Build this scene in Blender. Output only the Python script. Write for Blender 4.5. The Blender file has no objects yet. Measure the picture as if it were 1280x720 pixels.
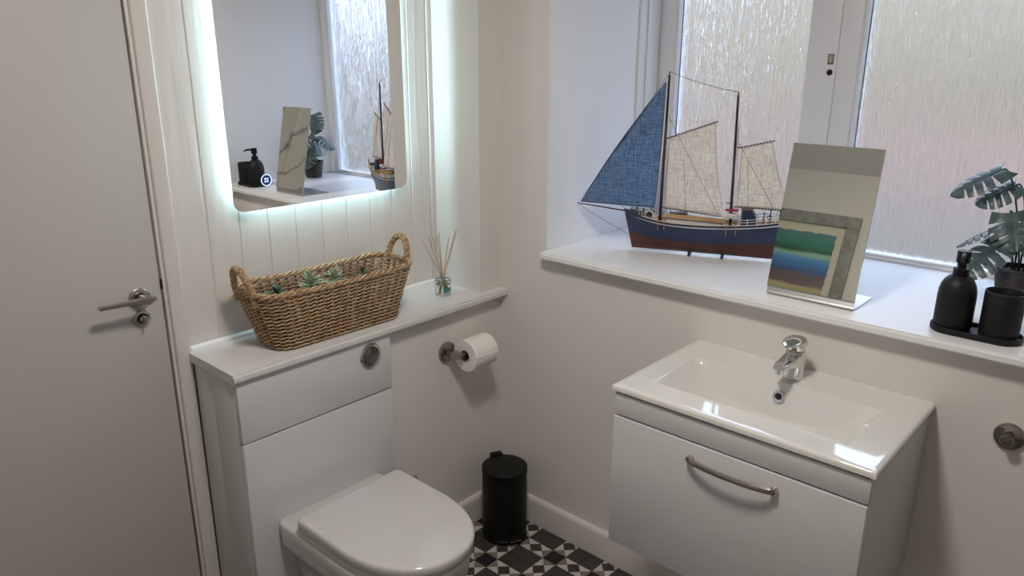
import bpy, bmesh, math, random
from mathutils import Vector, Matrix, Euler
SC = bpy.context.scene
COL = SC.collection
PI = math.pi
rnd = random.Random(7)

# ------------------------------------------------------------------ camera
cam_d = bpy.data.cameras.new('camera')
cam = bpy.data.objects.new('camera', cam_d)
COL.objects.link(cam)
SC.camera = cam
cam_d.sensor_width = 36.0
cam_d.lens = 36.0 * 947.92 / 1280.0
cam_d.clip_start = 0.02
yaw, pitch, roll = map(math.radians, (47.930, -17.040, 0.1426))
fw = Vector((math.sin(yaw) * math.cos(pitch), math.cos(yaw) * math.cos(pitch), math.sin(pitch)))
rt = Vector((math.cos(yaw), -math.sin(yaw), 0))
up = rt.cross(fw)
r2 = math.cos(roll) * rt + math.sin(roll) * up
u2 = -math.sin(roll) * rt + math.cos(roll) * up
M = Matrix((r2, u2, -fw)).transposed().to_4x4()
M.translation = Vector((-1.79422, -1.67526, 1.58550))
cam.matrix_world = M

# ------------------------------------------------------------------ world, exposure
SC.view_settings.view_transform = 'Standard'
SC.view_settings.look = 'None'
SC.view_settings.gamma = 1.0
SC.view_settings.exposure = 0.13
SC.cycles.use_denoising = True
SC.cycles.max_bounces = 12
SC.cycles.transmission_bounces = 8
SC.cycles.sample_clamp_indirect = 6.0
SKY_STRENGTH = 5.9
LAMP_POWER = 14.5
LED_STRENGTH = 32.0
W = bpy.data.worlds.new('overcast_sky')
SC.world = W
W.use_nodes = True
wn, wl = W.node_tree.nodes, W.node_tree.links
bg = wn['Background']
tc = wn.new('ShaderNodeTexCoord')
sp = wn.new('ShaderNodeSeparateXYZ')
wl.new(tc.outputs['Generated'], sp.inputs[0])
cr = wn.new('ShaderNodeValToRGB')
cr.color_ramp.elements[0].position = 0.0
cr.color_ramp.elements[0].color = (0.69, 0.80, 1.0, 1)
cr.color_ramp.elements[1].position = 1.0
cr.color_ramp.elements[1].color = (0.55, 0.71, 1.0, 1)
wl.new(sp.outputs['Z'], cr.inputs[0])
wl.new(cr.outputs[0], bg.inputs[0])
bg.inputs[1].default_value = SKY_STRENGTH

# ------------------------------------------------------------------ material helpers
def nt(name):
    m = bpy.data.materials.new(name)
    m.use_nodes = True
    return m, m.node_tree.nodes, m.node_tree.links, m.node_tree.nodes['Principled BSDF']

def bumpy(n, l, b, scale, strength, dist=0.002, stretch=(1, 1, 1), detail=3, coord='Object', rough=None):
    t = n.new('ShaderNodeTexCoord')
    mp = n.new('ShaderNodeMapping')
    mp.inputs['Scale'].default_value = stretch
    l.new(t.outputs[coord], mp.inputs[0])
    nz = n.new('ShaderNodeTexNoise')
    nz.inputs['Scale'].default_value = scale
    nz.inputs['Detail'].default_value = detail
    l.new(mp.outputs[0], nz.inputs['Vector'])
    bp = n.new('ShaderNodeBump')
    bp.inputs['Strength'].default_value = strength
    bp.inputs['Distance'].default_value = dist
    l.new(nz.outputs[0], bp.inputs['Height'])
    l.new(bp.outputs[0], b.inputs['Normal'])
    if rough:
        mr = n.new('ShaderNodeMapRange')
        mr.inputs[1].default_value, mr.inputs[2].default_value = 0.3, 0.7
        mr.inputs[3].default_value, mr.inputs[4].default_value = rough
        l.new(nz.outputs[0], mr.inputs[0])
        l.new(mr.outputs[0], b.inputs['Roughness'])
    return nz, mp

def mat(name, col, rough=0.5, metal=0.0, bump=None, coat=0.0, spec=0.5):
    m, n, l, b = nt(name)
    b.inputs['Base Color'].default_value = (*col, 1)
    b.inputs['Roughness'].default_value = rough
    b.inputs['Metallic'].default_value = metal
    b.inputs['Coat Weight'].default_value = coat
    b.inputs['Coat Roughness'].default_value = 0.05
    b.inputs['Specular IOR Level'].default_value = spec
    if bump:
        bumpy(n, l, b, *bump)
    return m

def two_tone(name, c1, c2, scale, rough=0.6, stretch=(1, 1, 1), bump=0.2, dist=0.001, lo=0.35, hi=0.65, metal=0.0):
    m, n, l, b = nt(name)
    b.inputs['Roughness'].default_value = rough
    b.inputs['Metallic'].default_value = metal
    nz, mp = bumpy(n, l, b, scale, bump, dist, stretch, 5)
    r = n.new('ShaderNodeValToRGB')
    r.color_ramp.elements[0].position, r.color_ramp.elements[1].position = lo, hi
    r.color_ramp.elements[0].color = (*c1, 1)
    r.color_ramp.elements[1].color = (*c2, 1)
    l.new(nz.outputs[0], r.inputs[0])
    l.new(r.outputs[0], b.inputs['Base Color'])
    return m

def emit(name, col, s):
    m, n, l, b = nt(name)
    b.inputs['Base Color'].default_value = (*col, 1)
    b.inputs['Emission Color'].default_value = (*col, 1)
    b.inputs['Emission Strength'].default_value = s
    return m

def woven(name, c1, c2, scale):
    m, n, l, b = nt(name)
    b.inputs['Roughness'].default_value = 0.9
    t = n.new('ShaderNodeTexCoord')
    outs = []
    for st in ((1.0, 1, 0.06), (0.06, 1, 1.0)):
        mp = n.new('ShaderNodeMapping')
        mp.inputs['Scale'].default_value = st
        l.new(t.outputs['Object'], mp.inputs[0])
        nz = n.new('ShaderNodeTexNoise')
        nz.inputs['Scale'].default_value = scale
        nz.inputs['Detail'].default_value = 3
        l.new(mp.outputs[0], nz.inputs['Vector'])
        outs.append(nz.outputs[0])
    mx = n.new('ShaderNodeMath'); mx.operation = 'ADD'
    l.new(outs[0], mx.inputs[0]); l.new(outs[1], mx.inputs[1])
    r = n.new('ShaderNodeValToRGB')
    r.color_ramp.elements[0].position, r.color_ramp.elements[1].position = 0.40, 0.62
    hv = n.new('ShaderNodeMath'); hv.operation = 'MULTIPLY'; hv.inputs[1].default_value = 0.5
    l.new(mx.outputs[0], hv.inputs[0]); l.new(hv.outputs[0], r.inputs[0])
    r.color_ramp.elements[0].color = (*c1, 1); r.color_ramp.elements[1].color = (*c2, 1)
    l.new(r.outputs[0], b.inputs['Base Color'])
    bp = n.new('ShaderNodeBump'); bp.inputs['Strength'].default_value = 0.3; bp.inputs['Distance'].default_value = 0.0006
    l.new(hv.outputs[0], bp.inputs['Height']); l.new(bp.outputs[0], b.inputs['Normal'])
    tr = n.new('ShaderNodeBsdfTranslucent'); l.new(r.outputs[0], tr.inputs[0])
    mix = n.new('ShaderNodeMixShader'); mix.inputs[0].default_value = 0.55
    out = n['Material Output']
    l.new(b.outputs[0], mix.inputs[1]); l.new(tr.outputs[0], mix.inputs[2]); l.new(mix.outputs[0], out.inputs[0])
    return m

MT = {}
MT['wall'] = mat('wall_paint', (0.745, 0.715, 0.68), 0.75, 0, (60, 0.08, 0.002))
MT['ceil'] = mat('ceiling_paint', (0.74, 0.73, 0.70), 0.85)
MT['reveal'] = mat('reveal_paint', (0.85, 0.85, 0.86), 0.6, 0, (40, 0.06, 0.002))
MT['door'] = mat('door_paint', (0.54, 0.515, 0.485), 0.45, 0, (7, 0.10, 0.003, (8, 8, 0.6)))
MT['frame'] = mat('frame_paint', (0.73, 0.69, 0.66), 0.35, 0, (9, 0.2, 0.002, (14, 14, 0.8)))
MT['upvc'] = mat('window_frame_white', (0.78, 0.78, 0.80), 0.35)
MT['sill'] = mat('sill_paint', (0.86, 0.86, 0.865), 0.35, 0, (25, 0.05, 0.002))
MT['gloss'] = mat('gloss_white_panel', (0.645, 0.635, 0.65), 0.16, 0, (3, 0.03, 0.004), 0.3)
MT['carcass'] = mat('cabinet_side_white', (0.61, 0.62, 0.61), 0.4)
MT['top'] = mat('worktop_white', (0.71, 0.70, 0.69), 0.4, 0, (120, 0.02, 0.001))
MT['ceramic'] = mat('white_ceramic', (0.74, 0.73, 0.70), 0.06, 0, None, 0.5)
MT['toilet'] = mat('toilet_white', (0.64, 0.63, 0.615), 0.12, 0, None, 0.4)
MT['chrome'] = mat('chrome', (0.72, 0.71, 0.70), 0.07, 1.0)
MT['nickel'] = mat('dark_nickel', (0.36, 0.33, 0.30), 0.14, 1.0)
MT['satin'] = mat('satin_steel', (0.52, 0.49, 0.46), 0.28, 1.0)
MT['alu'] = mat('brushed_aluminium', (0.62, 0.62, 0.61), 0.32, 1.0, (90, 0.08, 0.001, (1, 0.03, 1)))
MT['mirror'] = mat('mirror_silver', (0.95, 0.96, 0.96), 0.012, 1.0)
MT['mirror2'] = mat('mirror_silver_grey', (0.90, 0.90, 0.83), 0.012, 1.0)
MT['glassedge'] = mat('mirror_edge', (0.50, 0.60, 0.57), 0.15)
MT['black'] = mat('black_metal', (0.004, 0.004, 0.004), 0.5, 0, None, 0, 0.3)
MT['blackm'] = mat('black_matt_ceramic', (0.007, 0.007, 0.009), 0.5, 0, None, 0, 0.35)
MT['hole'] = mat('dark_recess', (0.01, 0.01, 0.01), 0.8)
MT['gasket'] = mat('grey_gasket', (0.10, 0.12, 0.14), 0.6)
MT['grout'] = mat('floor_grout', (0.26, 0.25, 0.23), 0.9)
MT['tb'] = mat('tile_black', (0.011, 0.011, 0.012), 0.5)
MT['tc'] = two_tone('tile_charcoal', (0.036, 0.031, 0.030), (0.055, 0.049, 0.046), 120, 0.6)
MT['tw'] = mat('tile_cream', (0.56, 0.52, 0.46), 0.55)
MT['tg'] = mat('tile_grey', (0.20, 0.175, 0.15), 0.6)
MT['wick'] = two_tone('wicker', (0.27, 0.165, 0.082), (0.54, 0.37, 0.215), 90, 0.55, (1, 1, 1.5), 0.3)
MT['wickdark'] = two_tone('wicker_stake', (0.10, 0.055, 0.025), (0.20, 0.12, 0.058), 60, 0.6)
MT['leafd'] = two_tone('succulent_dark', (0.035, 0.085, 0.05), (0.08, 0.15, 0.09), 60, 0.45)
MT['leafp'] = two_tone('succulent_pale', (0.27, 0.35, 0.22), (0.46, 0.53, 0.38), 80, 0.5)
MT['mon'] = two_tone('monstera_leaf', (0.045, 0.082, 0.080), (0.085, 0.135, 0.132), 40, 0.38)
MT['stem'] = mat('plant_stem', (0.03, 0.055, 0.035), 0.5)
MT['pot'] = two_tone('pot_dark', (0.022, 0.020, 0.019), (0.045, 0.04, 0.038), 12, 0.55, (1, 1, 22))
MT['soil'] = mat('soil', (0.02, 0.015, 0.012), 0.95)
MT['paper'] = mat('toilet_paper', (0.83, 0.81, 0.78), 0.95, 0, (220, 0.25, 0.001))
MT['card'] = mat('card_core', (0.33, 0.26, 0.19), 0.9)
MT['reed'] = mat('reed', (0.50, 0.33, 0.16), 0.7)
MT['label'] = mat('teal_label', (0.06, 0.20, 0.24), 0.5)
MT['labelink'] = mat('pale_ink', (0.45, 0.6, 0.62), 0.5)
MT['mast'] = two_tone('dark_mast_wood', (0.022, 0.010, 0.010), (0.045, 0.018, 0.015), 50, 0.4, (1, 1, 0.2))
MT['hullblue'] = two_tone('hull_blue', (0.011, 0.021, 0.066), (0.021, 0.036, 0.100), 16, 0.35, (0.4, 1, 2), 0.1)
MT['hullred'] = two_tone('hull_redwood', (0.050, 0.013, 0.009), (0.125, 0.036, 0.022), 26, 0.32, (0.25, 1, 2.5), 0.1)
MT['deckwood'] = two_tone('deck_wood', (0.40, 0.24, 0.10), (0.55, 0.36, 0.17), 60, 0.5, (0.15, 1, 1))
MT['cream'] = mat('ship_cream', (0.72, 0.64, 0.53), 0.6)
MT['shipwhite'] = mat('ship_white', (0.75, 0.74, 0.74), 0.5)
MT['shipdark'] = mat('ship_dark', (0.04, 0.018, 0.018), 0.5)
MT['shipred'] = mat('ship_red', (0.33, 0.02, 0.025), 0.5)
MT['shipnavy'] = mat('ship_navy', (0.018, 0.03, 0.085), 0.4)
MT['peg'] = mat('peg_wood', (0.42, 0.17, 0.07), 0.6)
MT['rope'] = mat('rope_tan', (0.25, 0.15, 0.09), 0.8)
MT['ropedark'] = mat('rope_dark', (0.045, 0.042, 0.045), 0.8)
MT['jib'] = woven('jib_cloth', (0.065, 0.115, 0.20), (0.20, 0.29, 0.42), 420)
MT['jibhem'] = mat('jib_hem', (0.045, 0.075, 0.125), 0.85)
MT['linen'] = woven('sail_linen', (0.66, 0.53, 0.385), (0.93, 0.84, 0.69), 420)
MT['hem'] = mat('sail_hem', (0.52, 0.45, 0.35), 0.85)
MT['led'] = emit('led_cool', (0.66, 0.91, 1.0), LED_STRENGTH)
MT['touch'] = emit('touch_icon_glow', (0.55, 0.68, 1.0), 0.9)
MT['touchbg'] = mat('touch_icon_blue', (0.02, 0.04, 0.16), 0.3)
MT['lamp'] = emit('lamp_diffuser', (1.0, 0.94, 0.86), 6.0)
MT['artframe'] = two_tone('grey_wood_frame', (0.24, 0.24, 0.215), (0.33, 0.33, 0.30), 30, 0.5, (1, 1, 1))
MT['mat'] = mat('picture_mount', (0.66, 0.62, 0.52), 0.9)
MT['clearglass'] = None
MT['stickera'] = mat('sticker_dark', (0.10, 0.12, 0.14), 0.5)
MT['stickerb'] = two_tone('sticker_gold', (0.30, 0.25, 0.13), (0.50, 0.46, 0.33), 900, 0.5)
MT['outred'] = two_tone('render_pink', (0.25, 0.155, 0.125), (0.30, 0.19, 0.155), 1.5, 0.9)
MT['hedge'] = two_tone('hedge_green', (0.08, 0.067, 0.034), (0.14, 0.118, 0.068), 5, 0.9)
MT['housewall'] = two_tone('pale_stone', (0.21, 0.165, 0.112), (0.265, 0.213, 0.15), 0.8, 0.9)
MT['conifer'] = two_tone('conifer_green', (0.09, 0.095, 0.07), (0.16, 0.165, 0.13), 3, 0.95)
MT['roof'] = mat('slate', (0.11, 0.11, 0.12), 0.7)
MT['lawn'] = two_tone('winter_lawn', (0.064, 0.053, 0.034), (0.085, 0.071, 0.048), 3, 0.95)

def glass(name, rough, col=(1, 1, 1), ior=1.45):
    m, n, l, b = nt(name)
    b.inputs['Base Color'].default_value = (*col, 1)
    b.inputs['Transmission Weight'].default_value = 1.0
    b.inputs['Roughness'].default_value = rough
    b.inputs['IOR'].default_value = ior
    return m, n, l, b
MT['clearglass'] = glass('diffuser_glass', 0.01, (0.95, 1, 0.99))[0]
MT['liquid'] = glass('diffuser_oil', 0.0, (0.97, 0.98, 0.93), 1.33)[0]

def cascade():
    m, n, l, b = glass('rain_texture_glass', 0.10, (0.97, 0.98, 0.985), 1.5)
    t = n.new('ShaderNodeTexCoord')
    hs = []
    for sc, st, wgt, det in ((1.0, (1, 250, 4.0), 0.60, 2), (1.0, (1, 520, 9), 0.30, 2), (1.0, (1, 75, 45), 0.10, 2)):
        mp = n.new('ShaderNodeMapping'); mp.inputs['Scale'].default_value = st
        l.new(t.outputs['Object'], mp.inputs[0])
        nz = n.new('ShaderNodeTexNoise'); nz.inputs['Scale'].default_value = sc; nz.inputs['Detail'].default_value = det
        nz.inputs['Distortion'].default_value = 0.6
        l.new(mp.outputs[0], nz.inputs['Vector'])
        mu = n.new('ShaderNodeMath'); mu.operation = 'MULTIPLY'; mu.inputs[1].default_value = wgt
        l.new(nz.outputs[0], mu.inputs[0]); hs.append(mu.outputs[0])
    a = n.new('ShaderNodeMath'); l.new(hs[0], a.inputs[0]); l.new(hs[1], a.inputs[1])
    a2 = n.new('ShaderNodeMath'); l.new(a.outputs[0], a2.inputs[0]); l.new(hs[2], a2.inputs[1])
    bp = n.new('ShaderNodeBump'); bp.inputs['Strength'].default_value = 1.0; bp.inputs['Distance'].default_value = 0.0030
    l.new(a2.outputs[0], bp.inputs['Height']); l.new(bp.outputs[0], b.inputs['Normal'])
    return m
MT['rain'] = cascade()

def painted_boards():
    m, n, l, b = nt('painted_pine_board')
    b.inputs['Base Color'].default_value = (0.74, 0.71, 0.675, 1)
    b.inputs['Roughness'].default_value = 0.38
    t = n.new('ShaderNodeTexCoord')
    mp = n.new('ShaderNodeMapping'); mp.inputs['Scale'].default_value = (9, 9, 0.75)
    l.new(t.outputs['Object'], mp.inputs[0])
    nz = n.new('ShaderNodeTexNoise'); nz.inputs['Scale'].default_value = 1.7; nz.inputs['Detail'].default_value = 2
    nz.inputs['Distortion'].default_value = 0.8
    l.new(mp.outputs[0], nz.inputs['Vector'])
    mu = n.new('ShaderNodeMath'); mu.operation = 'MULTIPLY'; mu.inputs[1].default_value = 16.0
    l.new(nz.outputs[0], mu.inputs[0])
    si = n.new('ShaderNodeMath'); si.operation = 'SINE'
    l.new(mu.outputs[0], si.inputs[0])
    mp2 = n.new('ShaderNodeMapping'); mp2.inputs['Scale'].default_value = (260, 260, 6)
    l.new(t.outputs['Object'], mp2.inputs[0])
    n2 = n.new('ShaderNodeTexNoise'); n2.inputs['Scale'].default_value = 1.0; n2.inputs['Detail'].default_value = 3
    l.new(mp2.outputs[0], n2.inputs['Vector'])
    m2 = n.new('ShaderNodeMath'); m2.operation = 'MULTIPLY_ADD'; m2.inputs[1].default_value = 1.2
    l.new(n2.outputs[0], m2.inputs[0]); l.new(si.outputs[0], m2.inputs[2])
    bp = n.new('ShaderNodeBump'); bp.inputs['Strength'].default_value = 0.16; bp.inputs['Distance'].default_value = 0.0022
    l.new(m2.outputs[0], bp.inputs['Height']); l.new(bp.outputs[0], b.inputs['Normal'])
    return m
MT['board'] = painted_boards()

def painting_mat():
    m, n, l, b = nt('striped_painting')
    b.inputs['Roughness'].default_value = 0.35
    t = n.new('ShaderNodeTexCoord'); s = n.new('ShaderNodeSeparateXYZ')
    l.new(t.outputs['Object'], s.inputs[0])
    mp = n.new('ShaderNodeMapping'); mp.inputs['Scale'].default_value = (1, 5, 60)
    l.new(t.outputs['Object'], mp.inputs[0])
    nz = n.new('ShaderNodeTexNoise'); nz.inputs['Scale'].default_value = 1; nz.inputs['Detail'].default_value = 4
    l.new(mp.outputs[0], nz.inputs['Vector'])
    ad = n.new('ShaderNodeMath'); ad.operation = 'MULTIPLY_ADD'; ad.inputs[1].default_value = 0.05
    l.new(nz.outputs[0], ad.inputs[0]); l.new(s.outputs['Z'], ad.inputs[2])
    mr = n.new('ShaderNodeMapRange'); mr.inputs[1].default_value = 0.0; mr.inputs[2].default_value = 0.36
    l.new(ad.outputs[0], mr.inputs[0])
    r = n.new('ShaderNodeValToRGB'); l.new(mr.outputs[0], r.inputs[0])
    e = r.color_ramp.elements
    stops = [(0.06, (0.40, 0.32, 0.14)), (0.13, (0.52, 0.44, 0.24)), (0.18, (0.17, 0.11, 0.10)), (0.34, (0.14, 0.10, 0.12)),
             (0.39, (0.05, 0.10, 0.26)), (0.52, (0.06, 0.20, 0.47)), (0.60, (0.12, 0.34, 0.58)), (0.65, (0.33, 0.52, 0.42)), (0.68, (0.16, 0.34, 0.18)),
             (0.72, (0.03, 0.09, 0.06)), (0.80, (0.03, 0.22, 0.12)), (0.88, (0.06, 0.22, 0.19)), (1.0, (0.10, 0.23, 0.25))]
    e[0].position, e[0].color = stops[0][0], (*stops[0][1], 1)
    e[1].position, e[1].color = stops[-1][0], (*stops[-1][1], 1)
    for p, c in stops[1:-1]:
        x = e.new(p); x.color = (*c, 1)
    l.new(r.outputs[0], b.inputs['Base Color'])
    return m
MT['art'] = painting_mat()

def marble_mat():
    m, n, l, b = nt('marble_panel')
    b.inputs['Roughness'].default_value = 0.2
    t = n.new('ShaderNodeTexCoord')
    sx = n.new('ShaderNodeSeparateXYZ'); l.new(t.outputs['Object'], sx.inputs[0])
    nz = n.new('ShaderNodeTexNoise'); nz.inputs['Scale'].default_value = 3.2; nz.inputs['Detail'].default_value = 6
    l.new(t.outputs['Object'], nz.inputs['Vector'])
    v1 = n.new('ShaderNodeMath'); v1.operation = 'MULTIPLY_ADD'; v1.inputs[1].default_value = 1.15
    l.new(sx.outputs['X'], v1.inputs[0]); l.new(sx.outputs['Z'], v1.inputs[2])
    v2 = n.new('ShaderNodeMath'); v2.operation = 'MULTIPLY_ADD'; v2.inputs[1].default_value = 0.55
    l.new(nz.outputs[0], v2.inputs[0]); l.new(v1.outputs[0], v2.inputs[2])
    v3 = n.new('ShaderNodeMath'); v3.operation = 'MULTIPLY'; v3.inputs[1].default_value = 3.6
    l.new(v2.outputs[0], v3.inputs[0])
    fr = n.new('ShaderNodeMath'); fr.operation = 'FRACT'; l.new(v3.outputs[0], fr.inputs[0])
    su = n.new('ShaderNodeMath'); su.operation = 'SUBTRACT'; su.inputs[1].default_value = 0.5
    ab = n.new('ShaderNodeMath'); ab.operation = 'ABSOLUTE'
    l.new(fr.outputs[0], su.inputs[0]); l.new(su.outputs[0], ab.inputs[0])
    r = n.new('ShaderNodeValToRGB'); l.new(ab.outputs[0], r.inputs[0])
    e = r.color_ramp.elements
    e[0].position, e[0].color = 0.0, (0.22, 0.22, 0.23, 1)
    e[1].position, e[1].color = 0.11, (0.72, 0.71, 0.67, 1)
    x = e.new(0.03); x.color = (0.52, 0.51, 0.49, 1)
    l.new(r.outputs[0], b.inputs['Base Color'])
    return m
MT['marble'] = marble_mat()

# ------------------------------------------------------------------ mesh helpers
def box(bm, x0, x1, y0, y1, z0, z1, bev=0.0, seg=2, mi=0):
    vs = [bm.verts.new((x, y, z)) for z in (z0, z1) for y in (y0, y1) for x in (x0, x1)]
    fs = [(0, 2, 3, 1), (4, 5, 7, 6), (0, 1, 5, 4), (2, 6, 7, 3), (0, 4, 6, 2), (1, 3, 7, 5)]
    faces = [bm.faces.new([vs[i] for i in f]) for f in fs]
    for f in faces: f.material_index = mi
    if bev > 0:
        ed = list({e for f in faces for e in f.edges})
        bmesh.ops.bevel(bm, geom=ed, offset=bev, offset_type='OFFSET', segments=seg, profile=0.5, affect='EDGES', clamp_overlap=True)

def loft(bm, rings, closed=True, cap0=True, cap1=True, mi=0, mifun=None):
    vr = [[bm.verts.new(p) for p in r] for r in rings]
    k = len(rings[0])
    for i in range(len(vr) - 1):
        for j in range(k if closed else k - 1):
            a, b, c, d = vr[i][j], vr[i][(j + 1) % k], vr[i + 1][(j + 1) % k], vr[i + 1][j]
            try:
                f = bm.faces.new((a, b, c, d)); f.material_index = mifun(i, j) if mifun else mi
            except ValueError:
                pass
    if closed and cap0: bm.faces.new(list(reversed(vr[0]))).material_index = mi
    if closed and cap1: bm.faces.new(vr[-1]).material_index = mi
    return vr

def frame_for(axis):
    a = Vector(axis).normalized()
    h = Vector((0, 0, 1)) if abs(a.z) < 0.9 else Vector((1, 0, 0))
    u = h.cross(a).normalized()
    v = a.cross(u)
    return u, v, a

def lathe(bm, prof, seg=32, c=(0, 0, 0), axis=(0, 0, 1), mi=0, cap0=True, cap1=True):
    u, v, a = frame_for(axis)
    c = Vector(c)
    rings = []
    for r, z in prof:
        rr = max(r, 1e-5)
        rings.append([c + a * z + (u * math.cos(t) + v * math.sin(t)) * rr for t in [2 * PI * i / seg for i in range(seg)]])
    loft(bm, rings, True, cap0, cap1, mi)

def tube(bm, pts, r, seg=8, closed=False, cap=True, mi=0):
    pts = [Vector(p) for p in pts]
    n = len(pts)
    rr = r if isinstance(r, (list, tuple)) else [r] * n
    rings = []
    prev = None
    for i, p in enumerate(pts):
        if closed:
            d = pts[(i + 1) % n] - pts[i - 1]
        else:
            d = pts[min(i + 1, n - 1)] - pts[max(i - 1, 0)]
        d = d.normalized() if d.length > 1e-9 else Vector((0, 0, 1))
        if prev is None:
            u, v, _ = frame_for(d)
        else:
            u = (prev - d * prev.dot(d))
            u = u.normalized() if u.length > 1e-6 else frame_for(d)[0]
            v = d.cross(u)
        prev = u
        rings.append([p + (u * math.cos(2 * PI * k / seg) + v * math.sin(2 * PI * k / seg)) * rr[i] for k in range(seg)])
    if closed: rings.append(rings[0])
    if closed:
        vr = [[bm.verts.new(q) for q in rg] for rg in rings[:-1]]
        for i in range(n):
            for k in range(seg):
                f = bm.faces.new((vr[i][k], vr[i][(k + 1) % seg], vr[(i + 1) % n][(k + 1) % seg], vr[(i + 1) % n][k])); f.material_index = mi
    else:
        loft(bm, rings, True, cap, cap, mi)

def prism(bm, poly, a0, a1, plane='xy', mi=0):
    def P(p, a):
        if plane == 'xy': return (p[0], p[1], a)
        if plane == 'xz': return (p[0], a, p[1])
        return (a, p[0], p[1])
    loft(bm, [[P(p, a0) for p in poly], [P(p, a1) for p in poly]], True, True, True, mi)

def rrect(x0, x1, y0, y1, r, n=6):
    out = []
    for cx, cy, a in ((x1 - r, y1 - r, 0), (x0 + r, y1 - r, 90), (x0 + r, y0 + r, 180), (x1 - r, y0 + r, 270)):
        for i in range(n + 1):
            t = math.radians(a + 90 * i / n)
            out.append((cx + r * math.cos(t), cy + r * math.sin(t)))
    return out

def obj(name, bm, m, parent=None, smooth=True, ang=35, loc=None, rot=None, kind=None):
    bmesh.ops.recalc_face_normals(bm, faces=bm.faces)
    me = bpy.data.meshes.new(name)
    bm.to_mesh(me); bm.free()
    for x in (m if isinstance(m, (list, tuple)) else [m]):
        me.materials.append(MT[x] if isinstance(x, str) else x)
    if smooth:
        for p in me.polygons: p.use_smooth = True
        me.set_sharp_from_angle(angle=math.radians(ang))
    o = bpy.data.objects.new(name, me)
    COL.objects.link(o)
    if parent: o.parent = parent
    if loc: o.location = loc
    if rot: o.rotation_euler = rot
    if kind: o['kind'] = kind
    return o

def NB(): return bmesh.new()
def bx(name, m, *a, parent=None, bev=0.0, kind=None, seg=2):
    b = NB(); box(b, *a, bev=bev, seg=seg)
    return obj(name, b, m, parent, kind=kind)

def tag(o, label, cat, group=None):
    o['label'] = label; o['category'] = cat
    if group: o['group'] = group
    return o
def thing(name, label, cat, loc=(0, 0, 0), rot=(0, 0, 0), group=None):
    o = bpy.data.objects.new(name, None)
    o.empty_display_size = 0.05
    COL.objects.link(o)
    o.location = loc; o.rotation_euler = rot
    return tag(o, label, cat, group)
def setting(name, label=None):
    o = bpy.data.objects.new(name, None); o.empty_display_size = 0.05
    COL.objects.link(o); o['kind'] = 'structure'
    if label: o['label'] = label
    return o
def struct(o, label=None):
    o['kind'] = 'structure'
    if label: o['label'] = label
    return o

# ------------------------------------------------------------------ room shell
XL, YF, ZC = -2.30, -2.80, 2.35          # left wall, front wall, ceiling height
YD, YB = 0.21, 0.21                      # door wall face, board face
SILL, RL, RR = 1.0, -0.2017, -1.50       # sill top, window reveal sides
ST = 0.837                               # ledge top

# floor with its tiles
b = NB(); box(b, XL - 0.1, 0.1, YF - 0.1, YD + 0.2, -0.08, -0.0025)
floor = struct(obj('floor', b, 'grout'), 'black, grey and cream geometric tiled bathroom floor')
A = 0.16; H = A / 6
def cell_tiles():
    T = []
    for sx in (-1, 1):
        for sy in (-1, 1):
            T.append(('tc', [(0, 0), (2 * H * sx, 0), (2 * H * sx, 2 * H * sy), (0, 2 * H * sy)]))
    T.append(('tb', [(2 * H, 2 * H), (4 * H, 2 * H), (4 * H, 4 * H), (2 * H, 4 * H)]))
    def strip(f):
        out = [('tc', [(2 * H, 0), (3 * H, -H), (3 * H, H)]), ('tc', [(4 * H, 0), (3 * H, H), (3 * H, -H)])]
        for s in (-1, 1):
            out.append(('tw', [(2 * H, 2 * H * s), (2 * H, 0), (3 * H, H * s)]))
            out.append(('tw', [(4 * H, 2 * H * s), (4 * H, 0), (3 * H, H * s)]))
            out.append(('tg', [(2 * H, 2 * H * s), (4 * H, 2 * H * s), (3 * H, H * s)]))
        return [(m, [f(p) for p in q]) for m, q in out]
    T += strip(lambda p: p) + strip(lambda p: (p[1], p[0]))
    return T
CELL = cell_tiles()
def clip(poly, ax, lim, keep_less):
    out = []
    for i in range(len(poly)):
        p, q = poly[i], poly[(i + 1) % len(poly)]
        ip = (p[ax] <= lim) == keep_less; iq = (q[ax] <= lim) == keep_less
        if ip: out.append(p)
        if ip != iq:
            t = (lim - p[ax]) / (q[ax] - p[ax])
            out.append((p[0] + t * (q[0] - p[0]), p[1] + t * (q[1] - p[1])))
    return out
def shrink(poly, d):
    cx = sum(p[0] for p in poly) / len(poly); cy = sum(p[1] for p in poly) / len(poly)
    area = sum(poly[i][0] * poly[(i + 1) % len(poly)][1] - poly[(i + 1) % len(poly)][0] * poly[i][1] for i in range(len(poly)))
    if area < 0: poly = poly[::-1]
    n = len(poly); lines = []
    for i in range(n):
        p, q = poly[i], poly[(i + 1) % n]
        e = Vector((q[0] - p[0], q[1] - p[1]))
        if e.length < 1e-6: return None
        e.normalize(); nn = Vector((-e.y, e.x))
        lines.append((Vector(p) + nn * d, e))
    out = []
    for i in range(n):
        p1, d1 = lines[i - 1]; p2, d2 = lines[i]
        den = d1.x * d2.y - d1.y * d2.x
        if abs(den) < 1e-6: return None
        t = ((p2.x - p1.x) * d2.y - (p2.y - p1.y) * d2.x) / den
        out.append(tuple(p1 + d1 * t))
    a2 = sum(out[i][0] * out[(i + 1) % n][1] - out[(i + 1) % n][0] * out[i][1] for i in range(n))
    return out if a2 > 2e-5 else None
OX, OY = -0.194, -0.270
rest = NB(); mesh_cache = {}
RM = ['tc', 'tb', 'tw', 'tg']
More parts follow.
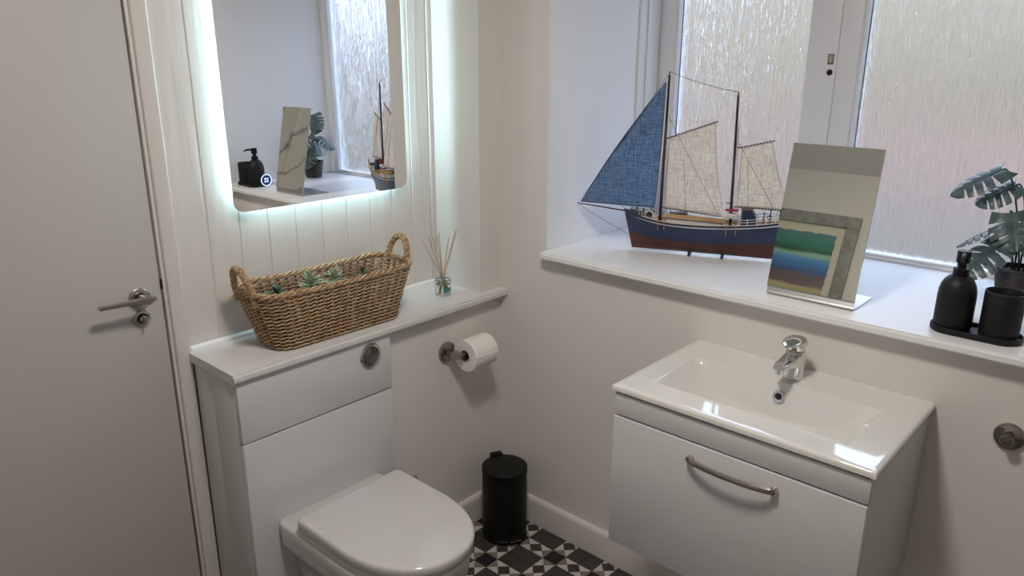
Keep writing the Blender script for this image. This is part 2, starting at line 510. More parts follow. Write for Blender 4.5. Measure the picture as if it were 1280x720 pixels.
for i in range(-15, 4):
    for j in range(-17, 5):
        ox, oy = OX + i * A, OY + j * A
        for k, (mname, poly) in enumerate(CELL):
            c0 = (ox + sum(p[0] for p in poly) / len(poly), oy + sum(p[1] for p in poly) / len(poly))
            w = [(p[0] + ox, p[1] + oy) for p in poly]
            for ax, lim, kl in ((0, -0.017, True), (1, -0.017 if c0[0] > -0.55 else YD - 0.005, True), (0, XL + 0.012, False), (1, YF + 0.01, False)):
                if len(w) >= 3: w = clip(w, ax, lim, kl)
            if len(w) < 3: continue
            s = shrink(w, 0.0009)
            if not s: continue
            near = -0.60 < c0[0] and -0.66 < c0[1] and c0[0] - c0[1] < 0.42 and c0[0] - c0[1] > -0.36
            if near:
                loc = (c0[0], c0[1], 0)
                t = NB(); prism(t, [(p[0] - loc[0], p[1] - loc[1]) for p in s], -0.0025, rnd.uniform(-0.0002, 0.0002))
                obj('tile', t, mname, floor, smooth=False, loc=loc)
            else:
                prism(rest, s, -0.0025, 0.0, mi=RM.index(mname))
obj('tile_field', rest, RM, floor, smooth=False, kind='stuff')

# walls
b = NB()
box(b, -0.0925, 0.0, 0.0, 0.35, ST, ZC)                         # nib right of the recess
box(b, -0.4935, 0.0, 0.0, 0.35, 0.0, ST - 0.0242)                # boxed-in lower wall
box(b, -0.977, -0.0925, YB + 0.016, 0.35, 0.0, ZC)
box(b, -1.83, -0.975, YD + 0.006, 0.35, 2.02, ZC)
box(b, XL - 0.1, -1.83, YD, 0.35, 0.0, ZC)
box(b, -1.83, -0.975, YD + 0.06, 0.35, -0.02, 2.02)  # unseen panel added behind the door to stop daylight leaking through its gaps
wall_back = struct(obj('wall_back', b, 'wall', smooth=False))
b = NB()
TW = 0.66
box(b, 0.0, TW, YF - 0.1, 0.35, -0.08, SILL - 0.0235)
box(b, 0.0, TW, RL, 0.35, SILL - 0.0235, ZC)
box(b, 0.0, TW, YF - 0.1, RR, SILL - 0.0235, ZC)
box(b, 0.0, TW, RR, RL, 2.06, ZC)
wall_right = struct(obj('wall_right', b, 'wall', smooth=False))
# reveal linings
bx('reveal_lining', 'reveal', 0.0005, 0.60, RL - 0.0015, RL + 0.003, SILL, 2.06, parent=wall_right)
bx('reveal_lining', 'reveal', 0.0005, 0.60, RR - 0.003, RR + 0.0015, SILL, 2.06, parent=wall_right)
struct(bx('wall_left', 'wall', XL - 0.1, XL, YF - 0.1, 0.35, -0.08, ZC))
wf = struct(bx('wall_front', 'wall', XL, 0.0, YF - 0.1, YF, -0.08, ZC))
for k in range(2):
    bx('marble_panel', 'marble', -1.75 + k * 0.801, -0.951 + k * 0.801, YF, YF + 0.011, 0.06, 2.15, parent=wf, bev=0.001)
b = NB()
box(b, XL - 0.1, TW, YF - 0.1, 0.35, ZC, ZC + 0.1)
prism(b, [(XL, 1.985), (XL + 0.5, ZC), (XL, ZC)], YF, YD, 'xz')
struct(obj('ceiling', b, 'ceil', smooth=False), 'white ceiling with a sloped side')

# tongue-and-groove boards in the recess
seams = [-0.9765, -0.889, -0.801, -0.715, -0.628, -0.539, -0.451, -0.364, -0.278, -0.193, -0.113]
for x0, x1 in zip(seams[:-1], seams[1:]):
    b = NB(); c = 0.003; g = 0.00015
    prism(b, [(x0 + g, YB + 0.016), (x0 + g, YB + c), (x0 + g + c, YB), (x1 - g - c, YB), (x1 - g, YB + c), (x1 - g, YB + 0.016)], ST, ZC)
    obj('board', b, 'board', wall_back, smooth=False)
bx('edge_strip', 'board', -0.112, -0.0926, YB - 0.004, YB + 0.016, ST, ZC, parent=wall_back, bev=0.002)
b = NB(); prism(b, [(YB, ST), (YB, ST + 0.012), (YB - 0.004, ST + 0.011), (YB - 0.009, ST + 0.006), (YB - 0.010, ST)], -0.9765, -0.0926, 'yz')
struct(obj('trim_1', b, 'sill'), 'white bead along the back of the ledge')

# skirting boards
def skirting(name, horizontal, a0, a1):
    prof = [(0, 0), (-0.0165, 0), (-0.0165, 0.086), (-0.0145, 0.094), (-0.009, 0.099), (0, 0.1)]
    b = NB()
    if horizontal: prism(b, prof, a0, a1, 'yz')
    else: prism(b, prof, a0, a1, 'xz')
    return struct(obj(name, b, 'frame'))
skirting('baseboard_right', False, YF, 0.0)
skirting('baseboard_back', True, -0.4935, -0.0165)

# ------------------------------------------------------------------ door
door = struct(bx('door_1', 'door', -1.79, -1.0285, YD + 0.004, YD + 0.044, 0.004, 2.0, bev=0.0015), 'plain white flush door with a lever handle')
b = NB()
box(b, -1.0165, -0.9775, YD - 0.012, YD + 0.14, 0, 2.35, bev=0.0045, seg=3)
box(b, -1.0235, -1.0160, YD + 0.000, YD + 0.14, 0, 2.01, bev=0.001)
box(b, -1.83, -1.795, YD - 0.012, YD + 0.14, 0, 2.05, bev=0.0025)
box(b, -1.795, -1.0165, YD - 0.012, YD + 0.14, 2.006, 2.05, bev=0.0025)
obj('door_frame', b, 'frame', door)
bx('strike_plate', 'hole', -1.0290, -1.0245, YD - 0.0005, YD + 0.003, 1.018, 1.045, parent=door)
hd = NB()
hc = Vector((-1.0845, YD + 0.004, 1.0075))
lathe(hd, [(0.026, 0), (0.0268, 0.003), (0.0262, 0.007), (0.024, 0.0085), (0.0145, 0.0085), (0.0145, 0.006)], 40, hc, (0, -1, 0), cap1=True)
h = obj('door_handle', hd, 'satin', door)
b = NB(); lathe(b, [(0.0145, 0.0062), (0.0145, 0.0066)], 24, hc, (0, -1, 0)); obj('rose_gap', b, 'hole', h)
b = NB()
nb = Vector((-1.0845, YD, 1.0125))
tube(b, [nb + Vector((0, -0.002, -0.004)), nb + Vector((0.001, -0.03, -0.001)), nb + Vector((0.003, -0.047, 0.001))], [0.0105, 0.0105, 0.0115], 16)
def sec(x, y0, y1, z0, z1): return [(x, y0, z0), (x, y1, z0), (x, y1, z1), (x, y0, z1)]
loft(b, [sec(-1.0655, YD - 0.060, YD - 0.044, 1.0135, 1.0195), sec(-1.082, YD - 0.062, YD - 0.043, 1.0040, 1.0215), sec(-1.105, YD - 0.060, YD - 0.045, 1.0085, 1.0215), sec(-1.150, YD - 0.060, YD - 0.046, 1.0125, 1.0225), sec(-1.198, YD - 0.060, YD - 0.047, 1.0145, 1.0235)])
bmesh.ops.recalc_face_normals(b, faces=b.faces)
bmesh.ops.bevel(b, geom=[e for e in b.edges if abs(e.verts[0].co.x - e.verts[1].co.x) > 0.01 and e.verts[0].co.y < YD - 0.04 and len(e.link_faces) == 2], offset=0.002, segments=2, affect='EDGES')
obj('lever', b, 'satin', h)
b = NB(); tc_ = Vector((-1.0855, YD + 0.004, 0.9555))
lathe(b, [(0.0205, 0), (0.021, 0.003), (0.020, 0.0075), (0.0135, 0.0085), (0.0135, 0.006)], 36, tc_, (0, -1, 0))
tt = obj('thumb_turn', b, 'satin', door)
b = NB(); lathe(b, [(0.0134, 0.006), (0.0134, 0.0064)], 24, tc_, (0, -1, 0)); obj('rose_gap', b, 'hole', tt)
b = NB(); lathe(b, [(0.0095, 0.006), (0.0095, 0.016), (0.006, 0.019)], 24, tc_, (0, -1, 0))
box(b, tc_.x - 0.003, tc_.x + 0.003, tc_.y - 0.030, tc_.y - 0.012, tc_.z - 0.009, tc_.z + 0.009, bev=0.0015)
obj('turn_knob', b, 'satin', tt)

# ------------------------------------------------------------------ window
win = setting('window_1', 'white two-light window with rain-textured obscured glass')
GX = 0.607
def wbox(name, m, *a, bev=0.002): return bx(name, m, *a, parent=win, bev=bev)
wbox('reveal_casing', 'upvc', 0.462, 0.572, RL - 0.010, RL - 0.0016, SILL, 2.06, bev=0.003)
wbox('reveal_casing', 'upvc', 0.500, 0.574, RL - 0.016, RL - 0.0102, SILL, 2.06, bev=0.003)
wbox('frame_stile', 'upvc', 0.580, 0.650, -0.272, RL - 0.002, SILL, 2.06)
wbox('frame_stile', 'upvc', 0.580, 0.650, RR + 0.002, -1.445, SILL, 2.06)
wbox('mullion', 'upvc', 0.572, 0.650, -0.822, -0.738, SILL, 2.06)
wbox('mullion_casement', 'upvc', 0.576, 0.650, -0.882, -0.8225, SILL, 2.06)
wbox('frame_head', 'upvc', 0.580, 0.650, RR, RL, 2.0, 2.06)
wbox('bottom_rail', 'upvc', 0.578, 0.650, -0.738, -0.272, SILL, SILL + 0.011)
wbox('bottom_rail', 'upvc', 0.578, 0.650, -1.445, -0.882, SILL, SILL + 0.009)
PANES = ((-0.738, -0.272), (-1.445, -0.882))
for y0, y1 in PANES:
    zb = SILL + 0.009
    wbox('glazing_bead', 'upvc', 0.584, GX - 0.003, y1 - 0.010, y1, zb, 2.0, bev=0.0015)
    wbox('glazing_bead', 'upvc', 0.584, GX - 0.003, y0, y0 + 0.010, zb, 2.0, bev=0.0015)
    wbox('glazing_bead', 'upvc', 0.586, GX - 0.003, y0 + 0.010, y1 - 0.010, zb, zb + 0.008, bev=0.0015)
    wbox('gasket', 'gasket', GX - 0.003, GX - 0.0005, y1 - 0.0140, y1 - 0.0105, zb + 0.01, 2.0, bev=0)
    wbox('pane', 'rain', GX, GX + 0.004, y0 + 0.002, y1 - 0.002, zb, 1.998, bev=0)
b = NB(); lathe(b, [(0.0085, 0), (0.0085, 0.002), (0.006, 0.0025)], 24, (0.572, -0.8065, 1.540), (-1, 0, 0)); obj('lock_hole', b, 'hole', win)
st = wbox('sticker', 'stickera', 0.5712, 0.5722, -0.8145, -0.7965, 1.5625, 1.5925, bev=0)
b = NB(); prism(b, [(-0.8055, 1.5655), (-0.7995, 1.5705), (-0.7995, 1.5895), (-0.8115, 1.5895), (-0.8115, 1.5705)], 0.5708, 0.5712, 'yz'); obj('shield_emblem', b, 'stickerb', st)

b = NB()
poly = [(-0.038, RL - 0.0025), (0.582, RL - 0.0025), (0.582, RR + 0.002), (-0.0005, RR + 0.002), (-0.0005, RR - 0.2), (-0.038, RR - 0.2)]
prism(b, poly, SILL - 0.0235, SILL)
bmesh.ops.recalc_face_normals(b, faces=b.faces)
bmesh.ops.bevel(b, geom=[e for e in b.edges if all(v.co.x < -0.03 for v in e.verts)], offset=0.006, segments=4, affect='EDGES')
sill = struct(obj('window_sill', b, 'sill'), 'deep white window sill with a rounded front edge')

# ------------------------------------------------------------------ ledge worktop
b = NB()
poly = [(-0.9865, -0.0357), (0.0, -0.0357), (0.0, 0.0), (-0.0925, 0.0), (-0.0925, YB), (-0.9775, YB), (-0.9865, YB - 0.014)]
prism(b, poly, ST - 0.0241, ST)
bmesh.ops.recalc_face_normals(b, faces=b.faces)
bmesh.ops.bevel(b, geom=[e for e in b.edges if all(v.co.y < -0.03 for v in e.verts) and abs(e.verts[0].co.x - e.verts[1].co.x) > 0.1], offset=0.006, segments=4, affect='EDGES')
tag(obj('ledge_worktop', b, 'top'), 'long white ledge worktop over the toilet cabinet, holding the wicker basket', 'worktop')

# ------------------------------------------------------------------ cistern cabinet
cab = thing('cistern_cabinet', 'white gloss cabinet behind the toilet with a chrome flush button', 'cabinet', (-0.735, 0.09, 0))
UX0, UX1, UY = -0.977, -0.4945, -0.0235
def cb(name, m, *a, bev=0.0015, parent=cab):
    o = bx(name, m, *a, bev=bev, parent=parent)
    if parent is cab:
        o.data.transform(Matrix.Translation((0.735, -0.09, 0)))
    return o
cb('carcass', 'carcass', UX0 + 0.004, UX1 - 0.002, -0.004, 0.196, 0.001, ST - 0.0243)
cb('side_panel', 'carcass', UX0, UX0 + 0.016, -0.006, 0.1085, 0.001, ST - 0.0243)
cb('side_panel', 'carcass', UX0 + 0.001, UX0 + 0.016, 0.1095, 0.198, 0.001, ST - 0.0243)
f1 = cb('front_panel', 'gloss', UX0 + 0.001, UX1, UY, -0.0062, 0.6425, ST - 0.0250, bev=0.002)
f2 = cb('front_panel', 'gloss', UX0 + 0.001, UX1, UY, -0.0062, 0.012, 0.6385, bev=0.002)
fb = Vector((-0.5685 + 0.735, UY - 0.09, 0.7655))
b = NB(); lathe(b, [(0.036, 0.0), (0.037, 0.003), (0.035, 0.006), (0.027, 0.007), (0.0255, 0.004), (0.0255, 0.002)], 48, fb, (0, -1, 0))
btn = obj('flush_button', b, 'chrome', f1)
b = NB()
poly = [(0.0245 * math.cos(t), 0.0245 * math.sin(t)) for t in [math.radians(a) for a in range(92, 360, 8)]] + [(0.0245, -0.0008), (-0.0008, -0.0008), (-0.0008, 0.0245)]
prism(b, [(fb.x + p[0], fb.z + p[1]) for p in poly], fb.y - 0.0065, fb.y - 0.003, 'xz'); obj('button_large', b, 'chrome', f1)
b = NB()
poly = [(0.0245 * math.cos(t), 0.0245 * math.sin(t)) for t in [math.radians(a) for a in range(2, 90, 6)]] + [(0.0008, 0.0245), (0.0008, 0.0008), (0.0245, 0.0008)]
prism(b, [(fb.x + p[0], fb.z + p[1]) for p in poly], fb.y - 0.0055, fb.y - 0.003, 'xz'); obj('button_small', b, 'nickel', f1)

# ------------------------------------------------------------------ toilet
toi = thing('toilet', 'white ceramic toilet with its D-shaped lid closed', 'toilet', (-0.7335, -0.03, 0))
def dshape(hw, yb, ys, yf, rc, n=22):
    """D outline seen from above, back at yb (towards the cabinet), straight sides to ys, rounded front to yf"""
    out = []
    for i in range(6):
        t = math.radians(90 * i / 5); out.append((hw - rc + rc * math.sin(t), yb - rc + rc * math.cos(t)))
    for i in range(1, n):
        t = PI * i / n
        e = 2.2
        cx, sy = math.cos(t), math.sin(t)
        x = hw * math.copysign(abs(cx) ** (2 / e), cx); y = ys - (ys - yf) * abs(sy) ** (2 / e)
        out.append((x, y))
    for i in range(6):
        t = math.radians(90 * i / 5); out.append((-hw + rc - rc * math.cos(t), yb - rc + rc * math.sin(t)))
    return out
def dloft(name, m, levels, ang=40):
    b = NB(); rings = [[(p[0], p[1], z) for p in dshape(*a)] for z, a in levels]
    loft(b, rings); return obj(name, b, m, toi, ang=ang)
yo = 0.03 - 0.0242
dloft('pan', 'toilet', [(0.002, (0.118, yo, -0.20, -0.33, 0.02)), (0.06, (0.115, yo, -0.20, -0.33, 0.02)), (0.20, (0.122, yo, -0.20, -0.37, 0.02)), (0.275, (0.140, yo, -0.20, -0.41, 0.02)),
                        (0.302, (0.160, yo, -0.20, -0.44, 0.02)), (0.318, (0.171, yo, -0.262, -0.484, 0.02)), (0.380, (0.173, yo, -0.262, -0.495, 0.02)), (0.3855, (0.1705, yo, -0.262, -0.492, 0.02)), (0.387, (0.166, yo - 0.003, -0.262, -0.486, 0.02))], 50)
SY = -0.088
dloft('seat', 'toilet', [(0.389, (0.169, SY, -0.262, -0.503, 0.014)), (0.391, (0.171, SY, -0.262, -0.506, 0.014)), (0.402, (0.171, SY, -0.262, -0.506, 0.014)), (0.404, (0.169, SY, -0.262, -0.503, 0.014))])
dloft('lid', 'toilet', [(0.406, (0.170, SY, -0.262, -0.506, 0.016)), (0.4085, (0.173, SY, -0.262, -0.509, 0.016)), (0.430, (0.173, SY, -0.262, -0.510, 0.016)), (0.4352, (0.171, SY, -0.262, -0.508, 0.016)), (0.4380, (0.167, SY - 0.004, -0.262, -0.502, 0.016)), (0.4390, (0.158, SY - 0.012, -0.262, -0.491, 0.016))], 60)
for s in (-1, 1):
    b = NB(); lathe(b, [(0.012, 0), (0.012, 0.036)], 20, (s * 0.085 - 0.018, -0.076, 0.40), (1, 0, 0)); obj('hinge', b, 'chrome', toi)

# toilet brush behind the toilet
br = thing('toilet_brush', 'chrome handle of a toilet brush standing behind the toilet', 'toilet brush', (-0.452, -0.060, 0))
b = NB(); lathe(b, [(0.040, 0), (0.042, 0.004), (0.042, 0.150), (0.040, 0.152), (0.012, 0.153)], 32); obj('brush_holder', b, 'chrome', br)
b = NB(); lathe(b, [(0.005, 0.15), (0.005, 0.300), (0.0075, 0.303), (0.0075, 0.334), (0.006, 0.336)], 20); obj('brush_handle', b, 'nickel', br)

# ------------------------------------------------------------------ toilet roll and holder
rh = thing('toilet_roll_holder', 'dark chrome toilet roll holder on the wall beside the cabinet', 'toilet roll holder', (-0.253, 0, 0.677))
b = NB(); lathe(b, [(0.033, 0.0), (0.034, 0.003), (0.033, 0.009), (0.029, 0.0115)], 40, (0, 0, 0), (0, -1, 0)); obj('wall_rose', b, 'nickel', rh)
b = NB()
RYo = -0.066
loft(b, [[(-0.010, -0.008, -0.010), (0.010, -0.008, -0.010), (0.010, -0.008, 0.010), (-0.010, -0.008, 0.010)],
         [(-0.010, -0.050, -0.009), (0.008, -0.050, -0.009), (0.008, -0.050, 0.011), (-0.010, -0.050, 0.011)],
         [(-0.004, RYo - 0.008, -0.006), (0.010, RYo - 0.006, -0.006), (0.010, RYo - 0.006, 0.010), (-0.004, RYo - 0.008, 0.010)]])
tube(b, [(0.0, RYo, 0.003), (0.03, RYo, 0.004), (0.128, RYo, 0.005)], 0.0075, 14)
obj('holder_arm', b, 'nickel', rh)
b = NB()
prof = [(0.0195, 0.0), (0.051, 0.0), (0.0525, 0.002), (0.0525, 0.1), (0.051, 0.102), (0.0195, 0.102)]
rings = []
u, v, a = frame_for((1, 0, 0))
for r, z in prof + [prof[0]]:
    rings.append([a * z + (u * math.cos(2 * PI * k / 48) + v * math.sin(2 * PI * k / 48)) * r for k in range(48)])
loft(b, rings, True, False, False)
roll_ = thing('toilet_roll', 'white toilet paper roll hanging on the dark chrome holder', 'toilet roll', (-0.234, RYo, 0.6765 - 0.0035 + 0.0))
obj('paper', b, 'paper', roll_)
b = NB(); rings = []
for r, z in ((0.0187, 0.0005), (0.0193, 0.0005), (0.0193, 0.1015), (0.0187, 0.1015), (0.0187, 0.0005)):
    rings.append([a * z + (u * math.cos(2 * PI * k / 32) + v * math.sin(2 * PI * k / 32)) * r for k in range(32)])
loft(b, rings, True, False, False); obj('cardboard_core', b, 'card', roll_)
b = NB()
pts = [(0.004 + 0.094 * i / 24, -0.0531, 0.004 + 0.0018 * math.sin(i * 1.9) + 0.0016 * math.sin(i * 0.7)) for i in range(25)]
tube(b, pts, 0.0012, 6); obj('loose_edge', b, 'paper', roll_)

# ------------------------------------------------------------------ pedal bin
bn = thing('pedal_bin', 'black round pedal bin in the corner on the tiled floor', 'bin', (-0.124, -0.136, 0), (0, 0, math.radians(-25)))
b = NB(); lathe(b, [(0.072, 0.0005), (0.0765, 0.003), (0.0765, 0.014), (0.0745, 0.016)], 48); obj('base_ring', b, 'black', bn)
b = NB(); lathe(b, [(0.0745, 0.016), (0.0755, 0.018), (0.0755, 0.238), (0.0748, 0.241)], 48); obj('bucket', b, 'black', bn)
b = NB(); lathe(b, [(0.0748, 0.2425), (0.0772, 0.2435), (0.0775, 0.258), (0.0765, 0.262), (0.0735, 0.264), (0.0728, 0.2635), (0.06, 0.2665), (0.03, 0.269), (0.001, 0.2695)], 48); obj('lid', b, 'black', bn)
b = NB(); box(b, -0.021, 0.021, 0.064, 0.088, 0.236, 0.272, bev=0.003); obj('hinge', b, 'black', bn)
b = NB()
loft(b, [[(-0.022, -0.070, 0.030), (0.022, -0.070, 0.030), (0.022, -0.070, 0.036), (-0.022, -0.070, 0.036)],
         [(-0.022, -0.086, 0.029), (0.022, -0.086, 0.029), (0.022, -0.086, 0.035), (-0.022, -0.086, 0.035)],
         [(-0.020, -0.098, 0.026), (0.020, -0.098, 0.026), (0.020, -0.099, 0.032), (-0.020, -0.099, 0.032)]])
pd = obj('pedal', b, 'black', bn)
b = NB(); box(b, -0.019, 0.019, -0.1002, -0.0985, 0.0275, 0.0318, bev=0.0005); obj('pedal_edge', b, 'satin', pd)

# ------------------------------------------------------------------ vanity unit
VL, VR, VD, VZ = -0.7423, -1.3423, -0.4062, 0.8405
van = thing('vanity_cabinet', 'white gloss wall-hung vanity cabinet with a wide drawer under the basin', 'cabinet', (-0.2, -1.0423, 0.43))
def vb(name, m, *a, bev=0.0015, parent=van):
    o = bx(name, m, *a, bev=bev, parent=parent)
    o.data.transform(Matrix.Translation((0.2, 1.0423, -0.43)))
    return o
cy0, cy1 = VR + 0.008, VL - 0.008
vb('side_panel', 'carcass', -0.386, -0.001, cy0, cy0 + 0.016, 0.416, VZ - 0.0205)
vb('side_panel', 'carcass', -0.386, -0.001, cy1 - 0.016, cy1, 0.416, VZ - 0.0205)
vb('bottom_panel', 'carcass', -0.386, -0.001, cy0 + 0.016, cy1 - 0.016, 0.416, 0.432)
vb('back_panel', 'carcass', -0.017, -0.001, cy0 + 0.016, cy1 - 0.016, 0.432, 0.70)
vb('fascia', 'gloss', -0.401, -0.3862, cy0, cy1, 0.7655, VZ - 0.0205)
vb('side_rail', 'carcass', -0.3862, -0.372, cy0 + 0.016, cy1 - 0.016, 0.70, 0.764)
df = vb('drawer_front', 'gloss', -0.404, -0.3862, cy0, cy1, 0.415, 0.7615, bev=0.002)
b = NB()
n = 20
rings = []
for i in range(n + 1):
    t = i / n; y = -0.956 + (-1.160 + 0.956) * t
    out = 0.026 * (1 - (2 * t - 1) ** 2) ** 0.5 * 0.75 + 0.006
    zc = 0.7255; hh = 0.0062; th = 0.0035
    x = -0.404 - out
    rings.append([(x + th, y, zc - hh), (x - th * 0.6, y, zc - hh * 0.85), (x - th, y, zc), (x - th * 0.6, y, zc + hh * 0.85), (x + th, y, zc + hh), (x + th * 1.2, y, zc)])
loft(b, rings)
for y in (-0.961, -1.155):
    lathe(b, [(0.0085, 0.0), (0.0085, 0.010), (0.007, 0.013)], 20, (-0.404, y, 0.7255), (-1, 0, 0))
hh_ = obj('drawer_handle', b, 'satin', df); hh_.data.transform(Matrix.Translation((0.2, 1.0423, -0.43)))

# basin
bas = thing('basin', 'white rectangular ceramic basin set on top of the vanity cabinet', 'basin', (-0.2, -1.0423, VZ - 0.0200))
def lin(a, b_, n): return [a + (b_ - a) * i / n for i in range(n + 1)]
BX0, BX1, BY0, BY1, BDEP = -0.328, -0.121, -1.266, -0.808, 0.098
re_ = 0.006
xs = [VD, VD + 0.0018, VD + 0.006] + lin(VD + 0.02, BX0 - 0.004, 3) + [BX0 + d for d in (-0.0015, 0.0, 0.002, 0.005, 0.009, 0.014, 0.02, 0.028)] + lin(BX0 + 0.04, BX1 - 0.04, 8) + [BX1 - d for d in (0.028, 0.02, 0.014, 0.009, 0.006, 0.004, 0.002, 0.0, -0.0015)] + lin(BX1 + 0.006, -0.0005, 4)
ys = [VR, VR + 0.0018, VR + 0.006] + lin(VR + 0.02, BY0 - 0.004, 2) + [BY0 + d for d in (-0.0015, 0.0, 0.002, 0.006)] + lin(BY0 + 0.014, BY1 - 0.014, 44) + [BY1 - d for d in (0.006, 0.002, 0.0, -0.0015)] + lin(BY1 + 0.004, VL - 0.02, 2) + [VL - 0.006, VL - 0.0018, VL]
def basin_h(x, y):
    z = VZ
    e = min(x - VD, y - VR, VL - y)
    if e < re_: z -= re_ - math.sqrt(max(0, re_ ** 2 - (re_ - e) ** 2))
    # shallow raised rim line is omitted; bowl
    if BX0 < x < BX1 and BY0 < y < BY1:
        s = (y - (BY0 + BY1) / 2) / ((BY1 - BY0) / 2)
        f = 1 - abs(s) ** 2.6
        gb = min(1.0, (BX1 - x) / 0.020); gb = gb * gb * (3 - 2 * gb)
        gf = min(1.0, (x - BX0) / 0.055); gf = math.sin(gf * PI / 2)
        slope = 0.82 + 0.18 * min(1, max(0, (BX1 - x) / (BX1 - BX0)))
        z -= BDEP * f * min(gb, 1) * gf * slope + 0.004 * min(1, 6 * (1 - abs(s)))* min(1, (BX1 - x) / 0.004) * min(1, (x - BX0) / 0.004)
    return z
b = NB()
grid = [[b.verts.new((x + 0.2, y + 1.0423, basin_h(x, y) - (VZ - 0.02))) for y in ys] for x in xs]
for i in range(len(xs) - 1):
    for j in range(len(ys) - 1):
        b.faces.new((grid[i][j], grid[i + 1][j], grid[i + 1][j + 1], grid[i][j + 1]))
ring = [grid[0][j] for j in range(len(ys))] + [grid[i][-1] for i in range(1, len(xs))] + [grid[-1][j] for j in range(len(ys) - 2, -1, -1)] + [grid[i][0] for i in range(len(xs) - 2, 0, -1)]
low = []
for v_ in ring:
    x, y = v_.co.x, v_.co.y
    cx = min(max(x, -0.2 + 0.006), 0.1995); cy_ = min(max(y, -0.3 + 0.004), 0.3 - 0.004)
    low.append((b.verts.new((x, y, 0.006)), b.verts.new((cx, cy_, 0.0003))))
k = len(ring)
for i in range(k):
    j = (i + 1) % k
    b.faces.new((ring[i], ring[j], low[j][0], low[i][0])); b.faces.new((low[i][0], low[j][0], low[j][1], low[i][1]))
bmesh.ops.recalc_face_normals(b, faces=b.faces)
obj('basin_top', b, 'ceramic', bas, ang=50)
b = NB()
oc = Vector((-0.1335 + 0.2 + 0.0015, -1.037 + 1.0423, 0.8065 - (VZ - 0.02)))
oax = (-1, 0, 0.22)
rings = []; u, v, a = frame_for(oax)
for r, z in ((0.0145, -0.004), (0.0145, 0.002), (0.0135, 0.0035), (0.0085, 0.0030), (0.0075, 0.0015), (0.0075, -0.003)):
    rings.append([oc + a * z + (u * math.cos(2 * PI * q / 32) + v * math.sin(2 * PI * q / 32)) * r for q in range(32)])
loft(b, rings, True, False, False); ov = obj('overflow_ring', b, 'chrome', bas)
b = NB(); lathe(b, [(0.0074, 0.0003), (0.0074, 0.0009)], 24, oc, oax); obj('overflow_hole', b, 'hole', ov)

# tap
tap = thing('basin_tap', 'chrome single-lever mixer tap on the back rim of the basin', 'tap', (-0.0745, -1.043, VZ))
b = NB(); lathe(b, [(0.0245, 0.0002), (0.0248, 0.004), (0.0235, 0.012), (0.0235, 0.064), (0.0225, 0.070)], 36)
rings = []
for t, (hw, z0, z1) in zip((0, 0.3, 0.6, 0.85, 1.0), ((0.020, 0.030, 0.066), (0.0195, 0.037, 0.062), (0.018, 0.043, 0.060), (0.0165, 0.0455, 0.0595), (0.013, 0.047, 0.058))):
    x = -0.008 - 0.088 * t; r_ = 0.005
    rings.append([(x, p[0], p[1]) for p in rrect(-hw, hw, z0, z1, r_, 4)])
loft(b, rings)
obj('tap_body', b, 'chrome', tap, ang=50)
b = NB(); lathe(b, [(0.010, 0.0), (0.010, 0.012), (0.008, 0.0125)], 24, (-0.086, 0, 0.048), (0, 0, -1)); obj('aerator', b, 'chrome', tap)
b = NB(); lathe(b, [(0.019, 0.069), (0.0205, 0.071), (0.0205, 0.090)], 36)
rings = []
for x, hw, z0, z1 in ((0.027, 0.006, 0.082, 0.088), (0.024, 0.016, 0.076, 0.097), (0.014, 0.0235, 0.073, 0.104), (0.0, 0.0255, 0.074, 0.1075), (-0.014, 0.025, 0.080, 0.1075), (-0.030, 0.0225, 0.088, 0.105), (-0.046, 0.018, 0.0925, 0.1015), (-0.058, 0.0125, 0.0935, 0.0985), (-0.064, 0.006, 0.0940, 0.0965)):
    rings.append([(x, hw * math.cos(t), (z0 + z1) / 2 + (z1 - z0) / 2 * math.sin(t)) for t in [2 * PI * q / 24 for q in range(24)]])
loft(b, rings)
obj('tap_lever', b, 'chrome', tap, ang=60)

# wall rose at the right edge
rs_ = thing('robe_hook', 'round dark chrome wall hook right of the vanity cabinet', 'hook', (0, -1.489, 0.812))
b = NB(); lathe(b, [(0.029, 0.0), (0.030, 0.003), (0.029, 0.0085), (0.026, 0.0105)], 40, (0, 0, 0), (-1, 0, 0)); obj('wall_rose', b, 'nickel', rs_)
b = NB(); lathe(b, [(0.0095, 0.009), (0.0095, 0.026), (0.013, 0.028), (0.0135, 0.032), (0.012, 0.0345), (0.001, 0.035)], 32, (0, 0, 0), (-1, 0, 0)); obj('hook_post', b, 'nickel', rs_)

# ------------------------------------------------------------------ backlit wall mirror
MX0, MX1, MZ0, MZ1 = -0.826, -0.243, 1.187, 1.99
mc = Vector((-0.5345, YB, MZ0))
mir = thing('wall_mirror', 'large backlit wall mirror with rounded corners on the white boards', 'mirror', mc, (math.radians(-0.37), 0, math.radians(-0.54)))
hw_ = (MX1 - MX0) / 2; MH = MZ1 - MZ0
b = NB()
prism(b, rrect(-hw_, hw_, 0, MH, 0.028, 8), -0.0355, -0.0312, 'xz', 0)
for f in b.faces:
    f.material_index = 0 if (abs(f.calc_center_median().y + 0.0355) < 1e-5) else 1
obj('mirror_glass', b, ['mirror', 'glassedge'], mir, smooth=False)
bx('back_box', 'alu', -hw_ + 0.04, hw_ - 0.04, -0.0305, -0.0025, 0.04, MH - 0.04, parent=mir)
for nm, a in (('b', (-hw_ + 0.045, hw_ - 0.045, 0.0335, 0.0395)), ('t', (-hw_ + 0.045, hw_ - 0.045, MH - 0.0395, MH - 0.0335)), ('l', (-hw_ + 0.0335, -hw_ + 0.0395, 0.045, MH - 0.045)), ('r', (hw_ - 0.0395, hw_ - 0.0335, 0.045, MH - 0.045))):
    bx('led_strip', 'led', a[0], a[1], -0.022, -0.012, a[2], a[3], parent=mir)
